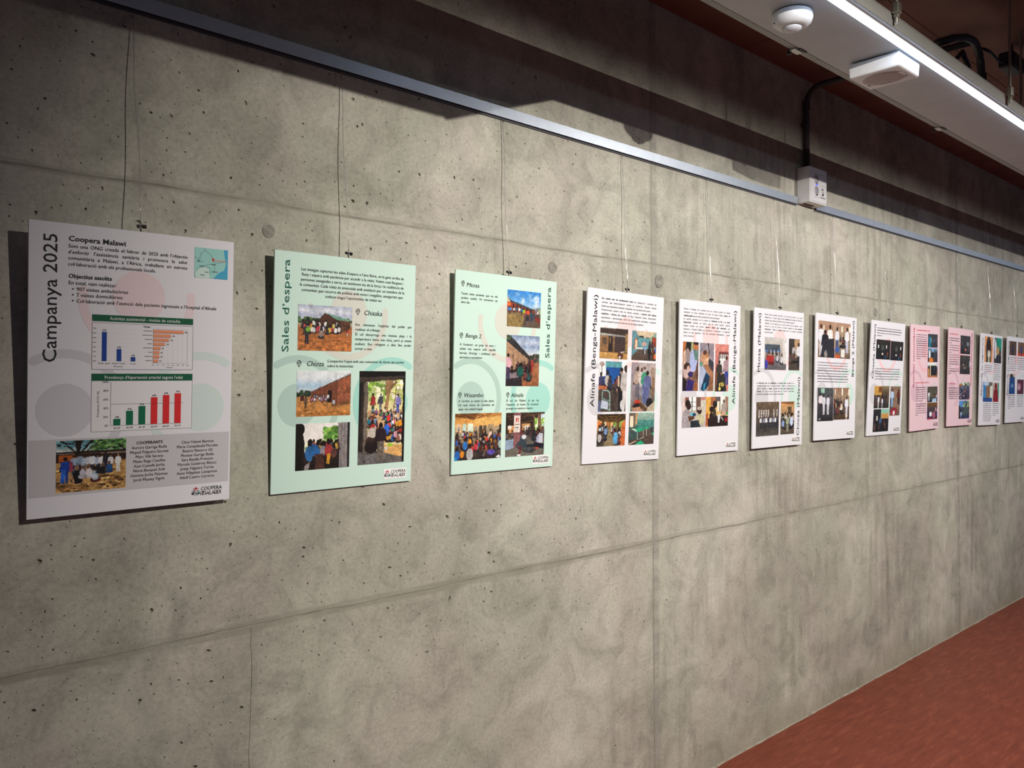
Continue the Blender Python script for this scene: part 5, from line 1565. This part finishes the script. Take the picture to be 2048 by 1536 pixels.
# ---- board 6
def board6():
    b = Board(POSE[5], WHITE, 'white poster with two titles, one up its left and one up its right side')
    b.motif('#f4d3d4', '#d3d1d7', '#cfe6de')
    b.vert('title', 51, 273, 22, 30, 'Mtosa (Malawi)')
    b.vert('title', 393, 554, 290, 30, 'Chioza (Malawi)')
    b.para('body_text', 83, 405, 27, 12.6, 8.8, ["Passem visita als pacients del poble i de les zones del voltant en una escola", "habilitada per a l’ocasió. Alguns arriben *caminant des de més de 15 km* de", "distància, fet que reflecteix la dificultat d’accés a l’assistència sanitària.~", "L’afluència és tan elevada que no podem atendre tots els pacients, i caldrà", "tornar-hi un altre dia. Durant la jornada, observem una *alta prevalença", "*d’hipertensió i d’ictus en pacients joves,* amb les conseqüents discapacitats", "que això comporta."])
    b.para('body_text', 27, 341, 320, 11.8, 8.8, ["*La hipertensió greu és, probablement, el principal repte de salut* de la", "comunitat en adults. Junt a serveis de cribratge, hi trobem un tractament per", "poder-la controlar. La *diabetis, en canvi, és molt menys freqüent que a", "*Catalunya.* Tot i que la base de la seva dieta és el cereal, el nivell elevat", "d’activitat física contribueix a reduir el risc de desenvolupar-la."])
    for (q, fn, lb) in (((87, 120, 267, 260), ph_school, 'photo of a classroom consultation'), ((290, 120, 386, 260), ph_board2, 'photo of people at a blackboard'), ((27, 398, 214, 544), ph_lattice, 'photo of people before a pierced wall'), ((230, 399, 348, 543), ph_warmroom, 'photo of a warm-lit room')):
        b.photo(*q, fn, 2.0, lb)
    b.logo()
    BOARDS.append(b)
board6()

# ---- board 7
def board7():
    b = Board(POSE[6], WHITE, 'white poster with two photos at the top, two below and dense text between')
    b.motif('#f6ced2', '#d3d1d7', '#cfe6de')
    b.vert('title', 394, 294, 15, 29, 'Benga 2 (Malawi)')
    b.greek('body_text', 24, 343, 231, 12.8, 8, 4, '#74727b', 8.4, .96, (3, 5, 6), (2,))
    for (q, fn, lb) in (((25, 34, 188, 205), ph_church_a, 'photo of white-coated staff with a patient'), ((191, 34, 352, 205), ph_church_b, 'photo of a consultation under slit windows'), ((27, 348, 186, 505), ph_dim, 'dim photo of four people in white'), ((189, 347, 354, 501), ph_slits, 'photo of a seated crowd under slit windows')):
        b.photo(*q, fn, 2.2, lb)
    b.logo()
    BOARDS.append(b)
board7()

# ---- board 8
def board8():
    b = Board(POSE[7], WHITE, 'white poster with two dark night photos above three daylight photos')
    b.motif('#f6ced2', '#d3d1d7', '#cfe6de')
    b.vert('title', 51, 301, 20, 29, 'Chisaka (Malawi)')
    b.greek('body_text', 69, 374, 39, 12.8, 4, 5, '#74727b', 8.4, .2, (1,))
    b.greek('body_text', 69, 377, 249, 13.3, 5, 6, '#74727b', 8.4, .97, (2,), (2,))
    def ext(c): c.rc(0, 0, .5, .4, '#c89a4a').rc(.3, .05, .5, .3, '#7a4a2a').mn(.3, 1.0, .6, '#e2e2ea', '#d0d0d8').mn(.55, 1.0, .5, '#dfe2ec', '#c8ccd8').mn(.8, .8, .5, '#2a2a30')
    def ext2(c): c.rc(.48, 0, 1, .42, '#8fc2b0').rc(.5, .2, 1, .42, '#c89458').rc(.2, .3, .28, .5, '#d8d4c8').mn(.46, .9, .6, '#3f5a86', '#2a2c40', wd=1.4)
    def ext3(c): c.mn(.2, .7, .62, '#b8cdea', '#8ab0d8', wd=1.5).mn(.8, .6, .5, '#6a2c24', '#3a2420', wd=1.6).el(.42, .86, .3, .14, '#9a2c38').el(.42, .9, .1, .08, '#e8e6ea')
    for (q, fn, lb) in (((68, 96, 239, 198), ph_night, 'dark photo of people inside at night'), ((243, 98, 404, 200), ph_night2, 'darker photo of people inside at night'), ((70, 337, 252, 453), ph_mix(3, '#8a7a5a', '#5a4a3c', '#2a2a2c', DARKC, 8, ext), 'photo of staff in a dim room'), ((72, 458, 259, 576), ph_mix(5, '#2c2a2a', '#24242a', '#1c1a1e', DARKC, 5, ext2), 'dark photo with a bright doorway'), ((267, 338, 396, 495), ph_mix(8, '#8a705c', '#8f7460', '#6a5444', DARKC, 3, ext3), 'photo of people and a red bundle')):
        b.photo(*q, fn, 2.2, lb)
    b.logo()
    BOARDS.append(b)
board8()

# ---- board 9
def board9():
    b = Board(POSE[8], PINK, 'pink poster with five photos down its right side and title up its left')
    b.motif('#efbcc4', '#dcb9c6', '#dfcdd5')
    b.vert('title', 55, 354, 18, 31, 'Activitat comunitària', '#b8324a')
    b.greek('subheading', 84, 270, 33, 12, 1, 3, '#d8566a', 12, 1.0)
    b.greek('body_text', 80, 233, 57, 12.1, 12, 7, '#7c6a75', 8.6, .4, (3, 4, 5))
    b.greek('subheading', 80, 263, 327, 12, 1, 8, '#d8566a', 12, 1.0)
    b.greek('body_text', 80, 231, 354, 12.4, 7, 9, '#7c6a75', 8.6, .6, (0, 1))
    b.greek('body_text', 80, 231, 447, 12.4, 6, 10, '#7c6a75', 8.6, .2, (0, 1))
    def e1(c): c.rc(.08, .25, .32, 1, '#1d7a94').rc(.3, .3, .34, .6, '#d8e0e0').mn(.66, .9, .6, '#3a5a9a')
    def e2(c): c.rc(.1, .2, .26, .7, '#eef2fa').pl([(.4, 0), (.6, 0), (.56, .4), (.46, .4)], '#8fb4e6').el(.34, .85, .2, .18, '#e8822a').rc(.4, .3, .6, .6, '#1c1a20')
    def e3(c): c.rc(0, 0, 1, .2, '#e6ece6').rc(.8, .05, 1, .25, '#b8cce0').rc(.25, .2, .85, .85, '#1d1b1c').rc(.24, .2, .32, .9, '#d8c0a0').rc(.04, .4, .18, .85, '#c89058').mn(.66, .8, .6, '#33406a').rc(0, .88, 1, 1, '#b87850')
    def e4(c): c.mn(.16, .9, .62, '#e6ecf4', '#d6e0ee', wd=1.4).pl([(.5, .78), (.9, .76), (.9, 1), (.46, 1)], '#a9cbe8').mn(.9, .95, .5, '#bcd4e8')
    def e5(c): c.rc(0, 0, 1, .2, '#6a4a24').el(.34, .68, .13, .14, '#f0f0f4').el(.66, .76, .16, .2, '#a85a78').mn(.82, .8, .6, '#c8909a').rc(.05, .9, .45, 1, '#b03048')
    for (q, fn, lb) in (((245, 47, 388, 124), ph_mix(1, '#33363c', '#3f474e', '#2a2a32', DARKC, 6, e1), None), ((245, 128, 389, 208), ph_mix(2, '#7fa8c8', '#3a4650', '#2a2a34', DARKC, 5, e2), None), ((245, 212, 391, 296), ph_mix(3, '#d8e0dc', '#3a3634', '#8a6248', DARKC, 4, e3), None), ((245, 349, 394, 439), ph_mix(4, '#4a463e', '#5a5648', '#26262c', DARKC, 8, e4), None), ((244, 442, 395, 538), ph_mix(5, '#7a5a2c', '#4a3c44', '#2a2440', ['#8a6ab0', '#3a3a80', '#c86a80', '#2a2a50', '#e0d8e0'], 10, e5), None)):
        b.photo(*q, fn, 2.6, lb)
    b.logo(False, 337, 559)
    BOARDS.append(b)
board9()

# ---- board 10
def board10():
    b = Board(POSE[9], PINK, 'pink poster with text down its left and title up its right side')
    b.motif('#efbcc4', '#dcb9c6', '#dfcdd5')
    b.vert('title', 396, 353, 20, 31, 'Activitat comunitària', '#b8324a')
    b.greek('subheading', 17, 146, 41, 12, 1, 3, '#d8566a', 12, 1.0)
    b.greek('body_text', 15, 178, 66, 14.1, 16, 7, '#7c6a75', 8.8, .2, (0, 1, 10, 11, 14), (2, 6, 12))
    b.greek('subheading', 18, 128, 340, 12, 1, 8, '#d8566a', 12, 1.0)
    b.greek('body_text', 16, 179, 366, 12.6, 6, 9, '#7c6a75', 8.8, .85, (0, 2, 3))
    def e1(c): c.el(.75, .45, .14, .12, '#7a8490').el(.52, .76, .10, .06, '#c8765a')
    def e2(c): c.el(.35, .5, .05, .05, '#a8a49c').el(.42, .68, .06, .06, '#8a8a88').rc(.92, .3, 1, .6, '#a8b8d8')
    def e3(c): c.rc(0, 0, 1, .16, '#c8d2c4').fo(0, 0, 1, .16, 20, .06, ['#46603c', '#e2e8ea', '#6a7a54'], 3).rc(0, .1, .3, .22, '#b87850').cr(0, .3, 1, 1.02, 60, .14, .2, ['#2c3a78', '#3a3a60', '#d8d4dc', '#a85a4a', '#22223a', '#6a7ab0'], 6)
    def e4(c): c.rc(0, 0, .4, .35, '#5a90d0').rc(0, .28, .12, 1, '#1c1a22').fo(.4, 0, 1, .3, 26, .07, ['#2c4a38', '#4a6a48', '#c8cc8a'], 3).mn(.22, 1.0, .44, '#a9bce6', '#6a80c8', wd=1.8)
    for (q, fn) in (((194, 40, 362, 153), ph_mix(6, '#3a3a3e', '#34363c', '#201c20', DARKC, 5, e1)), ((192, 162, 364, 277), ph_mix(7, '#45433e', '#3a3a38', '#2a2a2e', DARKC, 9, e2)), ((190, 327, 367, 434), ph_mix(8, '#8a9a90', '#4a4e68', '#2a2c4a', DARKC, 6, e3)), ((191, 441, 369, 552), ph_mix(9, '#6a98c8', '#4a5a5a', '#2a3460', ['#3a4a80', '#2a3a5a', '#4a5a4a'], 8, e4))):
        b.photo(*q, fn, 2.6, None)
    b.logo(False, 343, 559)
    BOARDS.append(b)
board10()

# ---- boards 11 and 12
def board11():
    b = Board(POSE[10], WHITE, 'white poster with photos of a person in an archway and one in red')
    b.motif('#f3d5da', '#d6d2dc', '#dbe7e6')
    b.vert('title', 46, 403, 29, 30, 'Persones en seguiment', '#3a3644')
    def e1(c): c.rc(0, 0, 1, 1, '#d89a6c').el(.5, .5, .32, .5, '#3a2c28').el(.5, .34, .22, .2, '#2a1c18').rc(.2, .5, .8, 1, '#4a3c34').mn(.55, 1.1, .66, '#d8d8cc', '#c8ccb0', '#3a261c', wd=1.5)
    def e2(c): c.rc(.3, 0, 1, .5, '#1f8a78').pl([(0, 0), (.3, .2), (.4, .8), (.1, .8)], '#d8d6e0').el(.5, .5, .2, .16, '#b89060').rc(.3, .7, 1, 1, '#2a3036')
    def e3(c): c.rc(0, 0, .3, 1, '#3a86c8').rc(.3, .2, .75, 1, '#8a6a54').rc(.75, .2, 1, .8, '#dfe6d8').el(.35, .1, .3, .1, '#bcd0ea').rc(0, .78, 1, 1, '#2a4a86')
    def e4(c): c.rc(0, 0, 1, 1, '#b8a898').rc(.8, 0, 1, .8, '#3a9a80').el(.5, .2, .2, .18, '#7a1c24').pl([(.2, .36), (.8, .36), (.95, 1), (.05, 1)], '#8a1f2a')
    for (q, fn) in (((75, 17, 227, 183), e1), ((256, 16, 402, 184), e2), ((68, 313, 240, 442), e3), ((251, 314, 370, 442), e4)):
        b.photo(*q, ph_mix(4, '#6a6460', '#5a5450', '#3a3634', DARKC, 3, fn), 2.8, None)
    b.greek('body_text', 76, 224, 206, 12.5, 5, 2, '#85818d', 8, .55)
    b.greek('body_text', 255, 392, 197, 12.4, 9, 3, '#85818d', 8, .9, (0,))
    b.greek('body_text', 75, 233, 456, 12.3, 10, 4, '#85818d', 8, .9, (), (5,))
    b.greek('body_text', 257, 380, 455, 12.5, 7, 5, '#85818d', 8, .5, (0,))
    b.logo(False, 326, 559)
    BOARDS.append(b)
def board12():
    b = Board(POSE[11], WHITE, 'white poster with a photo of a person in a long blue robe')
    b.motif('#f3d5da', '#d6d2dc', '#dbe7e6')
    b.vert('title', 36, 404, 32, 30, 'Persones en seguiment', '#3a3644')
    def e1(c): c.rc(0, 0, 1, 1, '#5a4438').mn(.5, 1.1, .9, '#3a3a5a', '#2a2a3a', '#3a241c', wd=1.8)
    def e2(c): c.rc(0, 0, 1, 1, '#7a5a48').rc(0, .8, 1, 1, '#d0482a').mn(.5, 1.0, .8, '#2f4a8a', '#2a3a6a', wd=1.8)
    def e3(c): c.rc(0, 0, 1, 1, '#cfc4b8').el(.4, .14, .25, .12, '#3a2a22').pl([(.1, .2), (.9, .15), (1, 1), (0, 1)], '#1f4a86').rc(.35, .5, .7, .68, '#6a90c0')
    def e4(c): c.rc(0, 0, 1, 1, '#5a3040').el(.3, .5, .25, .25, '#b88aa8').el(.28, .55, .1, .12, '#d8a8b0')
    for (q, fn) in (((48, 31, 196, 128), e1), ((232, 31, 380, 128), e2), ((58, 255, 186, 396), e3), ((236, 294, 380, 397), e4)):
        b.photo(*q, ph_mix(7, '#6a6460', '#5a5450', '#3a3634', DARKC, 2, fn), 2.8, None)
    b.greek('body_text', 48, 208, 146, 14.6, 7, 2, '#85818d', 8, .9, (0,))
    b.greek('body_text', 232, 392, 145, 15.0, 6, 3, '#85818d', 8, .9, (0,))
    b.greek('body_text', 44, 196, 408, 12.6, 8, 4, '#85818d', 8, .3, (0,))
    b.greek('body_text', 238, 380, 410, 14.6, 6, 5, '#85818d', 8, .9, (0,))
    b.logo(False, 326, 559)
    BOARDS.append(b)
board11()
board12()

# ------------------------------------------------------------------ clips and nylon lines
NYLON = mat('clear_nylon', '#d9d9dc', 0.12, 0, 0.8)
NYLON.node_tree.nodes['Principled BSDF'].inputs['Transmission Weight'].default_value = 0.85
NYLON.node_tree.nodes['Principled BSDF'].inputs['IOR'].default_value = 1.5
CLIPM = mat('black_clip_metal', '#1a181c', 0.35, 0.5, noise=0.1, nscale=200)
LOOPM = mat('bright_clip_loop', '#b9b9bd', 0.25, 0.9)
WHICH = ['white chart poster', 'mint poster with the tall doorway photo', 'mint poster with four map pins', 'white poster with the six-photo grid', 'white poster with three tall photos', 'white poster with two side titles', 'white poster with text between photos', 'white poster with dark night photos', 'pink poster with five photos', 'pink poster titled up its right side', 'white poster with the archway photo', 'white poster with the blue robe photo']
CLIPU = [214, 207, 211, 209, 211, 212, 214, 209, 205, 212, 209, 212]
for i, b in enumerate(BOARDS):
    u = CLIPU[i]
    at = b.M @ Vector(((u - 210) / 1000, 0.0025, 0.594))
    g = empty('hanging_clip', at, b.g.rotation_euler)
    tl = random.Random(i + 2)
    lean = tl.uniform(-.25, .25)
    # stem standing on the board edge, barrel hinge across, wire loop through it
    cyl('stem', (0.0, 0.0, 0.0004), (-0.0022, 0, 0.0115), 0.0013, CLIPM, g, 8)
    bm = bmesh.new()
    add_cyl(bm, (-0.0085, 0, 0.0120 - lean * .004), (-0.0030, 0, 0.0120 - lean * .002), 0.0036, 14)
    add_cyl(bm, (-0.0030, 0, 0.0120), (0.0020, 0, 0.0118), 0.0024, 12)
    bmobj('barrel', bm, CLIPM, g)
    cyl('thumb_screw', (0.0022, 0, 0.0118), (0.0098, 0, 0.0112 + lean * .003), 0.0040, CLIPM, g, 14)
    pts = [(-0.0022 + 0.0030 * math.cos(2 * math.pi * k / 14), -0.003 + 0.0 * k, 0.0128 + 0.0038 * math.sin(2 * math.pi * k / 14)) for k in range(15)]
    tube('wire_loop', pts, 0.0007, LOOPM, g, 6)
    tag(g, 'small black clip on top of the ' + WHICH[i], 'clip', 'clips on the posters')
    top = at + Vector((-0.0022 + tl.uniform(-.004, .004), 0, 0))
    bot = at + b.g.rotation_euler.to_matrix() @ Vector((-0.0022, -0.003, 0.0172))
    zr = CZ + 0.8335
    pts = []
    n = 14
    for k in range(n + 1):
        f = k / n
        wob = 0.0035 * math.sin(f * 7.0 + i) * math.sin(math.pi * f)
        pts.append((bot.x + (top.x - bot.x) * f + wob, bot.y + (-0.0075 - bot.y) * f, bot.z + (zr - bot.z) * f))
    o = empty('nylon_line', pts[0])
    p0 = Vector(pts[0])
    tube('strand', [Vector(q) - p0 for q in pts], 0.0011, NYLON, o, 8)
    cyl('knot', (0, 0, -0.0016), (0, 0, 0.0030), 0.0017, NYLON, o, 8)
    tag(o, 'clear nylon line from the picture rail to the ' + WHICH[i], 'nylon line', 'nylon lines')
